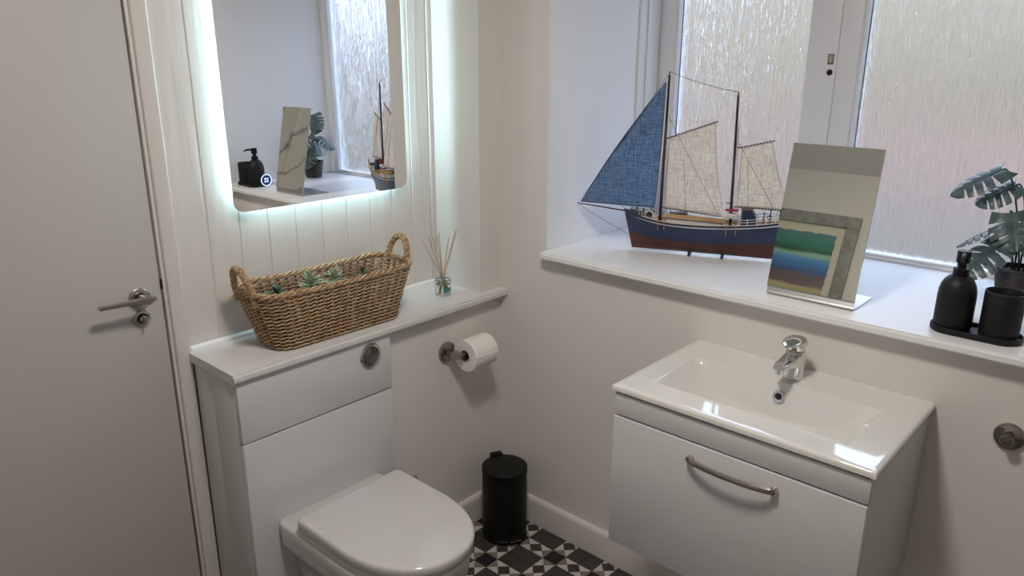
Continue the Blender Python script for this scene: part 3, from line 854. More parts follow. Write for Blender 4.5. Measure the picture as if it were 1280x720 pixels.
# touch switch
tcx, tcz = -0.728 - mc.x, 1.264 - mc.z
b = NB(); lathe(b, [(0.0165, 0.0356), (0.0165, 0.0359)], 36, (tcx, 0, tcz), (0, -1, 0)); ts = obj('touch_switch', b, 'touchbg', mir)
b = NB()
rings = []
u, v, a = frame_for((0, -1, 0))
for r, z in ((0.0135, 0.0360), (0.0162, 0.0360), (0.0162, 0.0363), (0.0135, 0.0363), (0.0135, 0.0360)):
    rings.append([Vector((tcx, 0, tcz)) + a * z + (u * math.cos(2 * PI * q / 36) + v * math.sin(2 * PI * q / 36)) * r for q in range(36)])
loft(b, rings, True, False, False)
for sx in (-1, 1):
    for sz in (-1, 1):
        box(b, tcx + sx * 0.0034 - 0.0024, tcx + sx * 0.0034 + 0.0024, -0.0362, -0.0360, tcz + sz * 0.0034 - 0.0024, tcz + sz * 0.0034 + 0.0024)
obj('lit_icon', b, 'touch', ts, smooth=False)

# ------------------------------------------------------------------ basket
bk = thing('wicker_basket', 'brown wicker trough basket with two loop handles on the ledge', 'basket', (-0.625, 0.078, ST + 0.0005), (0, 0, math.radians(-1.5)))
BH = 0.162
def bk_outline(z, off=0.0, N=360):
    t = z / BH
    L = 0.196 + 0.052 * t + off; Wd = 0.068 + 0.022 * t + off
    r = 0.042 + 0.012 * t
    pts = []
    segs = [((L - r, Wd - r), 0), ((-L + r, Wd - r), 90), ((-L + r, -Wd + r), 180), ((L - r, -Wd + r), 270)]
    # perimeter walk with even spacing
    path = []
    for (cx, cy), a0 in segs:
        for i in range(13):
            th = math.radians(a0 + 90 * i / 12); path.append((cx + r * math.cos(th), cy + r * math.sin(th)))
    path.append(path[0])
    ds = [0]
    for i in range(len(path) - 1): ds.append(ds[-1] + math.dist(path[i], path[i + 1]))
    tot = ds[-1]; j = 0
    for i in range(N):
        s = tot * i / N
        while ds[j + 1] < s: j += 1
        q = (s - ds[j]) / (ds[j + 1] - ds[j])
        x = path[j][0] + q * (path[j + 1][0] - path[j][0]); y = path[j][1] + q * (path[j + 1][1] - path[j][1])
        tx, ty = path[j + 1][0] - path[j][0], path[j + 1][1] - path[j][1]
        l_ = math.hypot(tx, ty)
        pts.append((x, y, ty / l_, -tx / l_))
    return pts
NS = 46
b = NB()
rows = 15
for rI in range(rows):
    z = 0.007 + (BH - 0.016) * rI / (rows - 1)
    pts = bk_outline(z, 0, NS * 6)
    for sgn in (1, -1):
        line = []
        for i, (x, y, nx, ny) in enumerate(pts):
            w = sgn * math.cos(PI * i / 6.0) * 0.0052
            dz = sgn * math.sin(PI * i / 6.0) * 0.0013 + rnd.uniform(-0.0004, 0.0004)
            line.append((x + nx * w, y + ny * w, z + dz))
        tube(b, line, 0.0026, 6, closed=True)
obj('weave', b, 'wick', bk, kind='stuff')
b = NB()
p0, p1 = bk_outline(0.0, 0, NS), bk_outline(BH, 0, NS)
for a_, c_ in zip(p0, p1):
    tube(b, [(a_[0], a_[1], 0.001), (c_[0], c_[1], BH)], 0.0028, 6)
obj('stakes', b, 'wickdark', bk, kind='stuff')
b = NB(); prism(b, [(p[0] * 0.97, p[1] * 0.97) for p in bk_outline(0.0, 0, 60)], 0.0, 0.006); obj('basket_base', b, 'wickdark', bk)
b = NB()
pts = bk_outline(BH, 0, 288)
for s in range(3):
    line = []
    for i, (x, y, nx, ny) in enumerate(pts):
        th = 2 * PI * i / 288 * 18 + 2 * PI * s / 3
        w = math.cos(th) * 0.006; dz = math.sin(th) * 0.0045
        sag = -0.006 * math.cos(min(1, abs(x) / 0.245) * PI / 2)
        line.append((x + nx * w, y + ny * w, BH + 0.001 + dz + sag))
    tube(b, line, 0.0040, 6, closed=True)
obj('rim_braid', b, 'wick', bk)
for s in (-1, 1):
    b = NB()
    N_ = 56
    base = []
    for i in range(N_ + 1):
        t = PI * i / N_
        yy = 0.047 * math.cos(t); zz = BH - 0.030 + 0.096 * math.sin(t) ** 0.8
        xx = s * (0.243 + 0.020 * math.sin(t))
        base.append(Vector((xx, yy, zz)))
    for k in range(3):
        line = []
        for i, p in enumerate(base):
            d = (base[min(i + 1, N_)] - base[max(i - 1, 0)]).normalized()
            u = Vector((1, 0, 0)); v_ = d.cross(u).normalized()
            th = 2 * PI * (i / 9.0) + 2 * PI * k / 3
            line.append(p + (u * math.cos(th) + v_ * math.sin(th)) * 0.0052)
        tube(b, line, 0.0050, 8)
    obj('handle', b, 'wick', bk)

def succulent(label, loc, m, n, L, wid, up_, seed, rings_=3):
    r = random.Random(seed)
    t = thing('succulent', label, 'plant', loc, (0, 0, r.uniform(0, 6)), 'succulents in the wicker basket')
    b = NB(); zt = 0.118 if loc[2] < ST + 0.02 else 0.05
    lathe(b, [(0.026, 0.0), (0.034, zt - 0.012), (0.034, zt - 0.010), (0.031, zt - 0.010)], 24); obj('nursery_pot', b, 'black', t)
    b = NB(); tube(b, [(0, 0, zt - 0.012), (0, 0, zt + up_ * 0.5)], 0.004, 8); obj('stalk', b, m, t)
    cnt = 0
    for q in range(n):
        ring_ = q * rings_ // n
        az = q * 2.399 + r.uniform(-0.2, 0.2)
        el = math.radians(18 + 58 * (ring_ / max(1, rings_ - 1)) + r.uniform(-8, 8))
        le = L * (1 - 0.2 * ring_ / rings_) * r.uniform(0.85, 1.1)
        d = Vector((math.cos(az) * math.cos(el), math.sin(az) * math.cos(el), math.sin(el)))
        side = Vector((-math.sin(az), math.cos(az), 0)); nn = side.cross(d)
        o0 = Vector((0, 0, zt + up_ * 0.25 + 0.006 * ring_))
        b = NB(); rg = []
        for f, w, th in ((0, 0.25, 0.25), (0.3, 0.75, 0.3), (0.6, 1.0, 0.32), (0.85, 0.6, 0.22), (1.0, 0.06, 0.05)):
            c_ = o0 + d * le * f + nn * (0.18 * le * f * f)
            ww = wid * w; tt_ = wid * th
            rg.append([c_ + side * ww, c_ + nn * tt_ * 0.5 + side * ww * 0.4, c_ + nn * tt_ * 0.5 - side * ww * 0.4, c_ - side * ww, c_ - nn * tt_ - side * ww * 0.3, c_ - nn * tt_ + side * ww * 0.3])
        loft(b, rg); obj('leaf', b, m, t)
    return t
succulent('dark green succulent with upright leaves near the basket left handle', (-0.800, 0.050, ST + 0.008), 'leafd', 9, 0.044, 0.011, 0.02, 3, 3)
succulent('pale green rosette succulent in the middle of the wicker basket', (-0.690, 0.060, ST + 0.008), 'leafp', 34, 0.042, 0.0068, 0.045, 5, 4)
succulent('pale succulent next to the middle rosette in the basket, nearer the right handle', (-0.606, 0.072, ST + 0.008), 'leafp', 22, 0.038, 0.0068, 0.045, 9, 3)
succulent('low dark succulent barely showing over the rim near the right handle', (-0.505, 0.076, ST + 0.008), 'leafd', 12, 0.026, 0.006, 0.004, 11, 3)

# ------------------------------------------------------------------ reed diffuser
rd = thing('reed_diffuser', 'small glass reed diffuser with a teal label at the ledge end', 'diffuser', (-0.187, 0.079, ST))
b = NB()
lathe(b, [(0.0235, 0.0003), (0.0245, 0.002), (0.0245, 0.050), (0.023, 0.0535), (0.010, 0.055), (0.0085, 0.057), (0.0085, 0.062), (0.0068, 0.062), (0.0068, 0.054), (0.022, 0.0505), (0.0225, 0.048), (0.0225, 0.005), (0.021, 0.004), (0.001, 0.004)], 40, cap0=True, cap1=True)
obj('bottle', b, 'clearglass', rd); rd.scale = (1.06, 1.06, 1.0)
b = NB(); lathe(b, [(0.0, 0.0042), (0.0222, 0.0045), (0.0222, 0.036), (0.0, 0.036)], 32); obj('oil', b, 'liquid', rd)
b = NB()
rings = []
for r, z in ((0.0072, 0.0555), (0.0095, 0.0555), (0.0098, 0.057), (0.0098, 0.068), (0.0092, 0.069), (0.0072, 0.069), (0.0072, 0.0555)):
    rings.append([(r * math.cos(2 * PI * q / 28), r * math.sin(2 * PI * q / 28), z) for q in range(28)])
loft(b, rings, True, False, False); obj('collar', b, 'chrome', rd)
b = NB(); rows_ = []
for z in (0.014, 0.029):
    rows_.append([(0.0248 * math.cos(t), 0.0248 * math.sin(t), z) for t in [math.radians(-128 + 66 * i / 12) for i in range(13)]])
loft(b, rows_, False); lb = obj('label', b, 'label', rd)
reeds = [(-0.064, 0.0, 0.196), (-0.034, -0.004, 0.203), (-0.030, 0.016, 0.196), (-0.001, 0.01, 0.205), (0.018, -0.006, 0.188), (0.055, 0.004, 0.200), (0.066, 0.02, 0.195), (0.010, 0.03, 0.190)]
for x, y, z in reeds:
    f = 0.0055 / max(0.001, math.hypot(x, y)) if math.hypot(x, y) > 0.01 else 0.3
    neck = Vector((x * min(f, 0.09), y * min(f, 0.09), 0.062))
    topp = Vector((x * 1.22, y * 1.22, z)); d = (topp - neck)
    bot = neck - d * (0.055 / d.z); hh = math.hypot(bot.x, bot.y)
    if hh > 0.02: bot.x *= 0.02 / hh; bot.y *= 0.02 / hh
    b = NB(); tube(b, [bot, neck, topp], 0.00125, 6); obj('reed', b, 'reed', rd)

# ------------------------------------------------------------------ table-top mirror
tm = thing('tabletop_mirror', 'frameless tilted mirror on a bent aluminium stand on the window sill', 'mirror', (0.03, -1.0185, SILL))
tl = math.atan2(0.080, 0.381); ct, s_t = math.cos(tl), math.sin(tl)
prof = [(0.143, 0.0004), (0.143, 0.0030), (0.014, 0.0030)]
inner = [(0.0105, 0.0032), (0.0075, 0.0050), (0.0062, 0.0085)]
Ln = 0.386
def pt(d, off): return (0.0025 + d * s_t + off * ct, d * ct - off * s_t + 0.0)
upi = [pt(0.010, 0.0035), pt(Ln, 0.0035)]
upo = [pt(Ln, 0.0), pt(0.010, 0.0)]
outer = [(0.0022, 0.0070), (0.0035, 0.0030), (0.0075, 0.0008), (0.013, 0.0004)]
b = NB()
poly = prof + [(0.0098, 0.0036), (0.0072, 0.0062)] + upi + upo + outer
prism(b, poly, -0.1085, 0.1085, 'xz'); obj('stand', b, 'alu', tm, ang=50)
b = NB()
poly = [pt(0.0235, -0.0001), pt(Ln, -0.0001), pt(Ln, -0.0042), pt(0.0235, -0.0042)]
prism(b, poly, -0.1085, 0.1085, 'xz')
for f in b.faces: f.material_index = 1
b.faces.ensure_lookup_table()
for f in b.faces:
    n_ = f.normal if f.normal.length > 0 else None
bmesh.ops.recalc_face_normals(b, faces=b.faces)
for f in b.faces:
    if f.normal.x < -0.9: f.material_index = 0
obj('mirror_plate', b, ['mirror2', 'glassedge'], tm, smooth=False)

# ------------------------------------------------------------------ bathroom set on the sill
tr = thing('accessory_tray', 'black oval tray at the right end of the window sill', 'tray', (0.052, -1.382, SILL + 0.0003))
def capsule(hl, r, n=14):
    return [(r * math.cos(t), hl - r + r * math.sin(t)) for t in [PI * i / n for i in range(n + 1)]] + [(r * math.cos(t), -hl + r + r * math.sin(t)) for t in [PI + PI * i / n for i in range(n + 1)]]
b = NB(); rg = []
for d, z in ((-0.003, 0.0), (0.0, 0.003), (0.0, 0.0135), (-0.0012, 0.0145), (-0.0035, 0.0138), (-0.004, 0.0065)):
    rg.append([(p[0], p[1], z) for p in capsule(0.0905 + d, 0.0445 + d)])
loft(b, rg); obj('tray_body', b, 'blackm', tr)
sd = thing('soap_dispenser', 'tall black bottle-shaped soap dispenser with a pump on the oval tray', 'dispenser', (0.053, -1.334, SILL + 0.0070), (0, 0, math.radians(190)))
b = NB(); lathe(b, [(0.033, 0.0), (0.0375, 0.003), (0.0385, 0.008), (0.0385, 0.072), (0.0375, 0.086), (0.0345, 0.099), (0.029, 0.110), (0.022, 0.117), (0.0145, 0.121), (0.0135, 0.122)], 48); obj('bottle', b, 'blackm', sd, ang=60)
b = NB(); lathe(b, [(0.0155, 0.1205), (0.016, 0.1215), (0.016, 0.136), (0.0145, 0.137), (0.0085, 0.137), (0.0085, 0.149)], 32); obj('collar', b, 'black', sd)
b = NB(); lathe(b, [(0.012, 0.149), (0.0135, 0.150), (0.0135, 0.173), (0.012, 0.175), (0.001, 0.1755)], 32)
tube(b, [(0.010, 0, 0.168), (0.030, 0, 0.169), (0.042, 0, 0.167), (0.047, 0, 0.162)], [0.0052, 0.0045, 0.004, 0.0036], 14)
pm = obj('pump_head', b, 'black', sd)
b = NB(); lathe(b, [(0.0026, 0), (0.0026, 0.0006)], 14, (0.0475, 0, 0.1613), (0.7, 0, -0.75)); obj('nozzle_tip', b, 'chrome', pm)
tu = thing('tumbler', 'black open tumbler beside the dispenser on the oval tray', 'cup', (0.052, -1.424, SILL + 0.0070))
b = NB(); lathe(b, [(0.034, 0.0), (0.0375, 0.003), (0.0385, 0.01), (0.0385, 0.100), (0.0378, 0.1015), (0.0362, 0.1015), (0.0355, 0.100), (0.035, 0.01), (0.001, 0.008)], 48); obj('cup_body', b, 'blackm', tu)

# ------------------------------------------------------------------ monstera
mo = thing('potted_monstera', 'artificial monstera plant in a dark ribbed pot behind the tumbler', 'plant', (0.405, -1.392, SILL + 0.0003))
b = NB()
prof = [(0.038, 0.0), (0.0395, 0.002)]
for i in range(14):
    z = 0.006 + i * 0.0052; r = 0.0395 + 0.0125 * z / 0.08
    prof += [(r + 0.0007, z), (r - 0.0003, z + 0.0026)]
prof += [(0.0525, 0.080), (0.0525, 0.084), (0.049, 0.084), (0.048, 0.072)]
lathe(b, prof, 40, cap1=True); obj('pot', b, 'pot', mo)
b = NB(); lathe(b, [(0.0478, 0.0725), (0.03, 0.076), (0.001, 0.077)], 28); obj('soil', b, 'soil', mo)
def leaf_mesh(L, Wd, droop, cup):
    b = NB(); n = 110; K = 9
    sl = [0.20, 0.37, 0.54, 0.71]
    def Wt(t):
        return Wd * (math.sin(PI * min(1, (t * 0.83 + 0.17))) ** 0.60) * (1 - 0.22 * t)
    for s in (-1, 1):
        prev = None
        for i in range(n + 1):
            t = i / n
            w = Wt(t)
            row = []
            for rI in range(K):
                f = rI / (K - 1)
                dq = min(abs(t - q - 0.012 * s) for q in sl)
                ok = f < 0.36 or dq > 0.006 + 0.030 * (f - 0.36)
                rr = f * w * (1 - 0.10 * max(0, 1 - dq / 0.03) * f)
                x = t * L + rr * 0.55 * (1 - 0.45 * t) - 0.30 * L * (f ** 1.4) * (1 - t) ** 3
                if t > 0.55: x = min(x, L * (1.0 - 0.10 * f * (1 - t) * 2))
                y = s * rr
                lobe = math.cos(2 * PI * (t - 0.285) / 0.17)
                z = -droop * (x / L) * abs(x / L) * L - cup * f * f * w + 0.05 * Wd * math.sin(f * PI) + 0.010 * Wd * f * lobe
                row.append((b.verts.new((x, y, z)), ok))
            if prev:
                for q in range(K - 1):
                    if all(k_[1] for k_ in (row[q], row[q + 1], prev[q], prev[q + 1])):
                        b.faces.new((row[q][0], row[q + 1][0], prev[q + 1][0], prev[q][0]))
            prev = row
    bmesh.ops.delete(b, geom=[v_ for v_ in b.verts if not v_.link_faces], context='VERTS')
    bmesh.ops.remove_doubles(b, verts=b.verts, dist=0.0002)
    bmesh.ops.recalc_face_normals(b, faces=b.faces)
    bmesh.ops.solidify(b, geom=list(b.faces), thickness=0.0008)
    return b
PO = Vector((0.405, -1.392, SILL))
def add_leaf(base, tip, nrm, Wd, droop=0.25, cup=0.3, root=(0, 0)):
    base, tip, nrm = Vector(base) - PO, Vector(tip) - PO, Vector(nrm)
    d = tip - base; L = d.length; d.normalize()
    nrm = (nrm - d * nrm.dot(d)).normalized()
    y = nrm.cross(d)
    b = leaf_mesh(L, Wd, droop, cup)
    Mx = Matrix((d, y, nrm)).transposed().to_4x4(); Mx.translation = base
    bmesh.ops.transform(b, matrix=Mx, verts=b.verts)
    lf = obj('leaf', b, 'mon', mo, ang=80)
    rb = NB(); tube(rb, [Mx @ Vector((L * q, 0, -droop * q * q * L + 0.0012)) for q in (0, .25, .5, .75, .95)], [0.0016, 0.0014, 0.0011, 0.0008, 0.0004], 6)
    obj('midrib', rb, 'mon', lf)
    r0 = Vector((root[0], root[1], 0.074)); mid = (r0 + base) / 2 + Vector((root[0], root[1], 0.03)) * 0.6
    c1 = r0 + Vector((0, 0, 0.5 * (base.z - r0.z))); c2 = base + Vector((0, 0, 0.012)) - d * 0.02
    pts = []
    for i in range(13):
        t = i / 12; pts.append(r0 * (1 - t) ** 3 + c1 * 3 * t * (1 - t) ** 2 + c2 * 3 * t * t * (1 - t) + base * t ** 3)
    sb = NB(); tube(sb, pts, 0.0022, 8); obj('stem', sb, 'stem', mo)
add_leaf((0.388, -1.320, 1.322), (0.335, -1.225, 1.262), (-0.45, 0.05, 1), 0.046, 0.10, 0.25, (0.00, 0.010))
add_leaf((0.412, -1.352, 1.285), (0.368, -1.278, 1.240), (-0.55, -0.1, 1), 0.042, 0.12, 0.3, (0.01, 0.0))
add_leaf((0.385, -1.354, 1.220), (0.338, -1.388, 1.136), (-1, -0.25, 0.55), 0.055, 0.06, 0.25, (-0.01, 0.0))
add_leaf((0.372, -1.350, 1.150), (0.285, -1.285, 1.070), (-0.75, 0.25, 1.0), 0.056, 0.10, 0.25, (-0.012, 0.012))
add_leaf((0.400, -1.335, 1.178), (0.362, -1.250, 1.135), (0.1, 0.35, 1.0), 0.044, 0.15, 0.25, (0.0, 0.016))
add_leaf((0.425, -1.420, 1.295), (0.405, -1.478, 1.235), (-0.5, -0.5, 1), 0.045, 0.15, 0.3, (0.012, -0.012))
add_leaf((0.370, -1.425, 1.165), (0.300, -1.472, 1.110), (-0.7, -0.4, 1), 0.045, 0.15, 0.3, (-0.012, -0.012))
add_leaf((0.435, -1.365, 1.205), (0.475, -1.285, 1.160), (0.0, 0.5, 1), 0.048, 0.2, 0.3, (0.012, 0.012))

# ------------------------------------------------------------------ model ship  (local x = bow, y = towards the room, z = up from the sill)
ship = thing('model_ship', 'two-masted model sailing ship, blue hull, blue jib, on the sill', 'model ship', (0.225, -0.473, SILL + 0.0003), (0, 0, math.atan2(0.928, -0.371)))
def interp(tab, a):
    if a <= tab[0][0]: return tab[0][1]
    for (x0, y0), (x1, y1) in zip(tab[:-1], tab[1:]):
        if a <= x1:
            t = (a - x0) / (x1 - x0); t = t * t * (3 - 2 * t) if False else t
            return y0 + (y1 - y0) * t
    return tab[-1][1]
SHEER = [(-0.365, 0.126), (-0.34, 0.122), (-0.30, 0.116), (-0.25, 0.110), (-0.18, 0.1045), (-0.105, 0.1015), (-0.044, 0.1020), (0.016, 0.107), (0.074, 0.117), (0.116, 0.126)]
BEAM = [(-0.365, 0.030), (-0.34, 0.036), (-0.30, 0.043), (-0.22, 0.050), (-0.10, 0.052), (0.0, 0.046), (0.05, 0.034), (0.085, 0.019), (0.105, 0.008), (0.116, 0.0022)]
FULL = [(-0.365, 0.45), (-0.30, 0.7), (-0.2, 0.95), (-0.05, 0.95), (0.03, 0.75), (0.08, 0.5), (0.116, 0.3)]
stations = [-0.365, -0.355, -0.34, -0.32, -0.30, -0.27, -0.24, -0.20, -0.16, -0.12, -0.08, -0.04, 0.0, 0.03, 0.055, 0.075, 0.09, 0.102, 0.111, 0.116]
WLT = [(-0.365, 0.061), (-0.33, 0.057), (-0.20, 0.045), (-0.108, 0.041), (0.0, 0.045), (0.092, 0.055), (0.116, 0.058)]
def hull_ring(a, inset=0.0, zmin=None):
    sh = interp(SHEER, a); bm_ = max(0.0012, interp(BEAM, a) - inset); fl = interp(FULL, a)
    zs = [0.007, 0.012, 0.020, 0.030, interp(WLT, a), 0.070, 0.082, 0.092, sh]
    pts = []
    for i, z in enumerate(zs):
        z = min(z, sh)
        t = (z - 0.007) / (sh - 0.007)
        w = bm_ * (t ** (0.55 / max(0.3, fl)))
        w = max(w, 0.0022)
        # rake of the stem: lower points sit further aft near the bow
        rake = -0.030 * max(0, (a - 0.05) / 0.066) * (1 - t) ** 1.0
        rk2 = 0.012 * max(0, (-0.33 - a) / 0.035) * (1 - t)
        pts.append((a + rake + rk2, w, z))
    return [(p[0], -p[1], p[2]) for p in reversed(pts)] + pts
b = NB()
rings = [hull_ring(a) for a in stations]
NZ = 9
def hm(i, j):
    lev = abs(j - (NZ - 0.5)) ; idx = j if j >= NZ else 2 * NZ - 2 - j
    q = idx - NZ if j >= NZ else idx - NZ
    return 1 if q < 4 else 0
vr = loft(b, rings, False, False, False, 0, hm)
f = b.faces.new([v_ for v_ in vr[0]]); f.material_index = 0
b.faces.new(list(reversed(vr[-1]))).material_index = 0
hull = obj('hull', b, ['hullblue', 'hullred'], ship, ang=60)
# gunwale + deck
b = NB()
for s in (-1, 1):
    line = [(a, s * (interp(BEAM, a) - 0.0012), interp(SHEER, a) + 0.0006) for a in stations if a < 0.075]
    tube(b, line, 0.0013, 6)
obj('gunwale', b, 'cream', ship)
b = NB()
for s in (-1, 1):
    line = [(a, s * max(0.0015, interp(BEAM, a) - 0.0008), interp(SHEER, a) + 0.0006) for a in stations if a > 0.05]
    tube(b, line, 0.0016, 6)
obj('bow_rail', b, 'hullblue', ship)
b = NB()
rows_ = [[(a, max(0.001, interp(BEAM, a) - 0.002) * q, interp(SHEER, a) - 0.010) for q in (-1, -0.5, 0, 0.5, 1)] for a in stations if a < 0.105]
loft(b, rows_, False); obj('deck', b, 'deckwood', ship)
b = NB()
for s in (-1, 1):
    rows_ = [[(a, s * (interp(BEAM, a) - 0.0025), interp(SHEER, a) - 0.010), (a, s * (interp(BEAM, a) - 0.002), interp(SHEER, a))] for a in stations if a < 0.09]
    loft(b, rows_, False)
obj('bulwark', b, 'shipwhite', ship)
# stand
b = NB()
for a in (-0.094, -0.192):
    for s in (-1, 1):
        tube(b, [(a, s * 0.034, 0.0035), (a, s * 0.020, 0.010), (a, s * 0.016, 0.016)], 0.0034, 8)
        tube(b, [(a, s * 0.033, 0.012), (a, s * 0.049, 0.045)], 0.0022, 6) if False else None
    box(b, a - 0.003, a + 0.003, -0.020, 0.020, 0.0003, 0.0068)
obj('cradle', b, 'shipnavy', ship)
def spar(name, p, q, r0, r1, m='mast', seg=10):
    b = NB(); p, q = Vector(p), Vector(q); tube(b, [p, (p + q) / 2, q], [r0, (r0 + r1) / 2, r1], seg); return obj(name, b, m, ship)
FT, FB_ = (0.001, 0, 0.532), (0.004, 0, 0.095)
MTp, MB_ = (-0.198, 0, 0.478), (-0.207, 0, 0.090)
fm = spar('foremast', FB_, FT, 0.0048, 0.0034)
mm = spar('mizzenmast', MB_, MTp, 0.0046, 0.0034)
for (t, mst) in ((FT, fm), (MTp, mm)):
    b = NB(); lathe(b, [(0.0036, 0), (0.0036, 0.002), (0.002, 0.003), (0.002, 0.007), (0.0032, 0.009), (0.001, 0.011)], 12, t); obj('mast_cap', b, 'peg', mst)
spar('bowsprit', (0.085, 0, 0.119), (0.268, 0, 0.136), 0.0026, 0.0016)
def gaff(name, p, q, rr):
    o = spar(name, p, q, rr, rr * 0.85)
    p, q = Vector(p), Vector(q); L = (q - p).length; n_ = int(L / 0.0085)
    b = NB(); d = (q - p).normalized()
    for i in range(1, n_):
        c_ = p + d * L * i / n_
        lathe(b, [(rr + 0.0006, -0.0009), (rr + 0.0007, 0.0), (rr + 0.0006, 0.0009)], 8, c_, d)
    obj('lashing', b, 'hem', o, kind='stuff')
    return o
gaff('gaff', (-0.003, 0, 0.349), (-0.147, 0, 0.4035), 0.0022)
gaff('boom', (0.006, 0, 0.1400), (-0.196, 0, 0.1225), 0.0022)
gaff('gaff', (-0.208, 0, 0.329), (-0.311, 0, 0.3545), 0.0021)
gaff('boom', (-0.213, 0, 0.1565), (-0.385, 0, 0.1545), 0.0021)
def sail(name, m, hemm, corners, bulge, nu=16, nv=16, hems=(1, 1, 1, 1), leech=0.0, hw=0.003, lw=0.0):
    # corners: a (luff top) b (luff bottom) c (leech bottom) d (leech top), local xz
    A_, B_, C_, D_ = [Vector((c[0], 0, c[1])) for c in corners]
    def P(u, v):
        p = A_.lerp(B_, v).lerp(D_.lerp(C_, v), u)
        p.x += leech * math.sin(v * PI) * u + lw * math.sin(v * PI) * (1 - u)
        p.y += bulge * math.sin(PI * (0.15 + 0.7 * u)) * math.sin(PI * (0.1 + 0.8 * v)) + 0.0012 * math.sin(9 * u + 5 * v)
        return p
    b = NB()
    rows_ = [[P(i / nu, j / nv) for i in range(nu + 1)] for j in range(nv + 1)]
    loft(b, rows_, False)
    bmesh.ops.remove_doubles(b, verts=b.verts, dist=1e-5)
    o = obj(name, b, m, ship, ang=80)
    b = NB()
    edges = [[P(i / nu, 0) for i in range(nu + 1)], [P(i / nu, 1) for i in range(nu + 1)], [P(0, j / nv) for j in range(nv + 1)], [P(1, j / nv) for j in range(nv + 1)]]
    ctr = P(0.5, 0.5)
    for k_, (e, w) in enumerate(zip(edges, hems)):
        if w:
            inn = []
            for p in e:
                d = (ctr - p); d.normalize(); inn.append(p + d * hw * w)
            for off in (0.0005, -0.0011):
                loft(b, [[p + Vector((0, off, 0)) for p in e], [p + Vector((0, off, 0)) for p in inn]], False)
    obj('hem', b, hemm, o)
    return o
sail('jib', 'jib', 'jibhem', [(0.0085, 0.511), (0.0225, 0.137), (0.258, 0.1405), (0.0105, 0.513)], 0.008, 22, 22, (0, 1.0, 0.8, 2.6), 0.010, 0.0035, -0.004)
sail('foresail', 'linen', 'hem', [(-0.009, 0.347), (-0.010, 0.140), (-0.187, 0.1285), (-0.143, 0.3985)], 0.008, 16, 16, (0.6, 1.2, 1, 0.8), 0.008, 0.0035)
sail('mizzen_sail', 'linen', 'hem', [(-0.219, 0.329), (-0.222, 0.1585), (-0.366, 0.1570), (-0.305, 0.350)], 0.007, 16, 16, (0.6, 1.2, 1, 0.8), 0.004, 0.0035)
def rope(p, q, r=0.0006, m='rope', sag=0.0):
    b = NB(); p, q = Vector(p), Vector(q)
    tube(b, [p.lerp(q, t) - Vector((0, 0, sag * 4 * t * (1 - t))) for t in (0, .25, .5, .75, 1)], r, 5)
    obj('rope', b, m, ship)
rope((0.001, 0, 0.541), (-0.198, 0, 0.487), 0.0008, 'ropedark', 0.006)
rope((0.001, 0, 0.538), (0.266, 0, 0.136), 0.0005, 'ropedark')
rope((0.266, 0, 0.134), (0.094, 0, 0.046), 0.0006, 'ropedark', 0.004)
rope((0.130, 0, 0.139), (0.104, 0, 0.122), 0.0005, 'ropedark')
rope((-0.002, 0.010, 0.42), (-0.172, 0.012, 0.128), 0.0007)
rope((-0.058, 0.013, 0.292), (-0.074, 0.012, 0.133), 0.0006)
rope((-0.212, 0.010, 0.345), (-0.326, 0.012, 0.160), 0.0007)
rope((-0.242, 0.013, 0.294), (-0.254, 0.012, 0.158), 0.0006)
rope((0.002, 0, 0.40), (-0.140, 0, 0.402), 0.0005, 'rope')
rope((-0.200, 0, 0.365), (-0.300, 0, 0.353), 0.0005, 'rope')
for a0 in (0.004, -0.205):
    for s in (-1, 1):
        for k_ in (-0.004, 0.014):
            x0 = a0 - k_
            rope((a0 - 0.002, s * 0.002, 0.40), (x0, s * (interp(BEAM, x0) + 0.001), interp(SHEER, x0) + 0.006), 0.0004, 'rope')
# belaying pegs hung over the side
for a0, z1 in ((0.002, 0.079), (-0.017, 0.079), (-0.199, 0.076), (-0.226, 0.080)):
    for s in (-1, 1):
        w = interp(BEAM, a0) + 0.0015
        b = NB(); tube(b, [(a0, s * (w + 0.001), interp(SHEER, a0) + 0.014), (a0 - 0.001, s * (w + 0.0008), z1)], 0.0015, 6); obj('peg', b, 'peg', ship)
b = NB()
for z in [0.15 + 0.0125 * i for i in range(16)]:
    lathe(b, [(0.0052, -0.0004), (0.0056, 0), (0.0052, 0.0004)], 10, (0.003, 0, z))
    if z < 0.33: lathe(b, [(0.0050, -0.0004), (0.0054, 0), (0.0050, 0.0004)], 10, (-0.2065, 0, z + 0.008))
obj('mast_hoops', b, 'rope', ship)
def deckbox(name, m, a0, a1, hw, z0, z1, bev=0.0008):
    b = NB(); box(b, a0, a1, -hw, hw, z0, z1, bev=bev); return obj(name, b, m, ship)
deckbox('cabin', 'shipwhite', -0.185, -0.022, 0.026, 0.092, 0.1165)
b = NB(); prism(b, [(-0.082, 0.1165), (-0.020, 0.1165), (-0.026, 0.1260), (-0.074, 0.1290)], -0.018, 0.018, 'xz'); obj('hatch_cover', b, 'shipdark', ship)
for y_, dz in ((0.012, 0.0), (0.020, -0.003), (0.004, 0.002)):
    spar('deck_spar', (-0.018, y_ + 0.012, 0.1215 + dz), (-0.192, y_ + 0.012, 0.1165 + dz), 0.0030, 0.0028, 'deckwood', 8)
deckbox('side_light_board', 'shipred', -0.227, -0.190, 0.016, 0.1445, 0.1505)
spar('crosstree', (-0.190, 0.0, 0.1665), (-0.204, 0.0, 0.1665), 0.0018, 0.0018)
deckbox('lifeboat', 'shipwhite', -0.226, -0.178, 0.014, 0.122, 0.137, 0.004)
b = NB(); prism(b, [(-0.283, 0.106), (-0.238, 0.106), (-0.238, 0.1525), (-0.266, 0.1525), (-0.278, 0.133)], -0.021, 0.021, 'xz'); wh = obj('wheelhouse', b, 'shipnavy', ship, smooth=False)
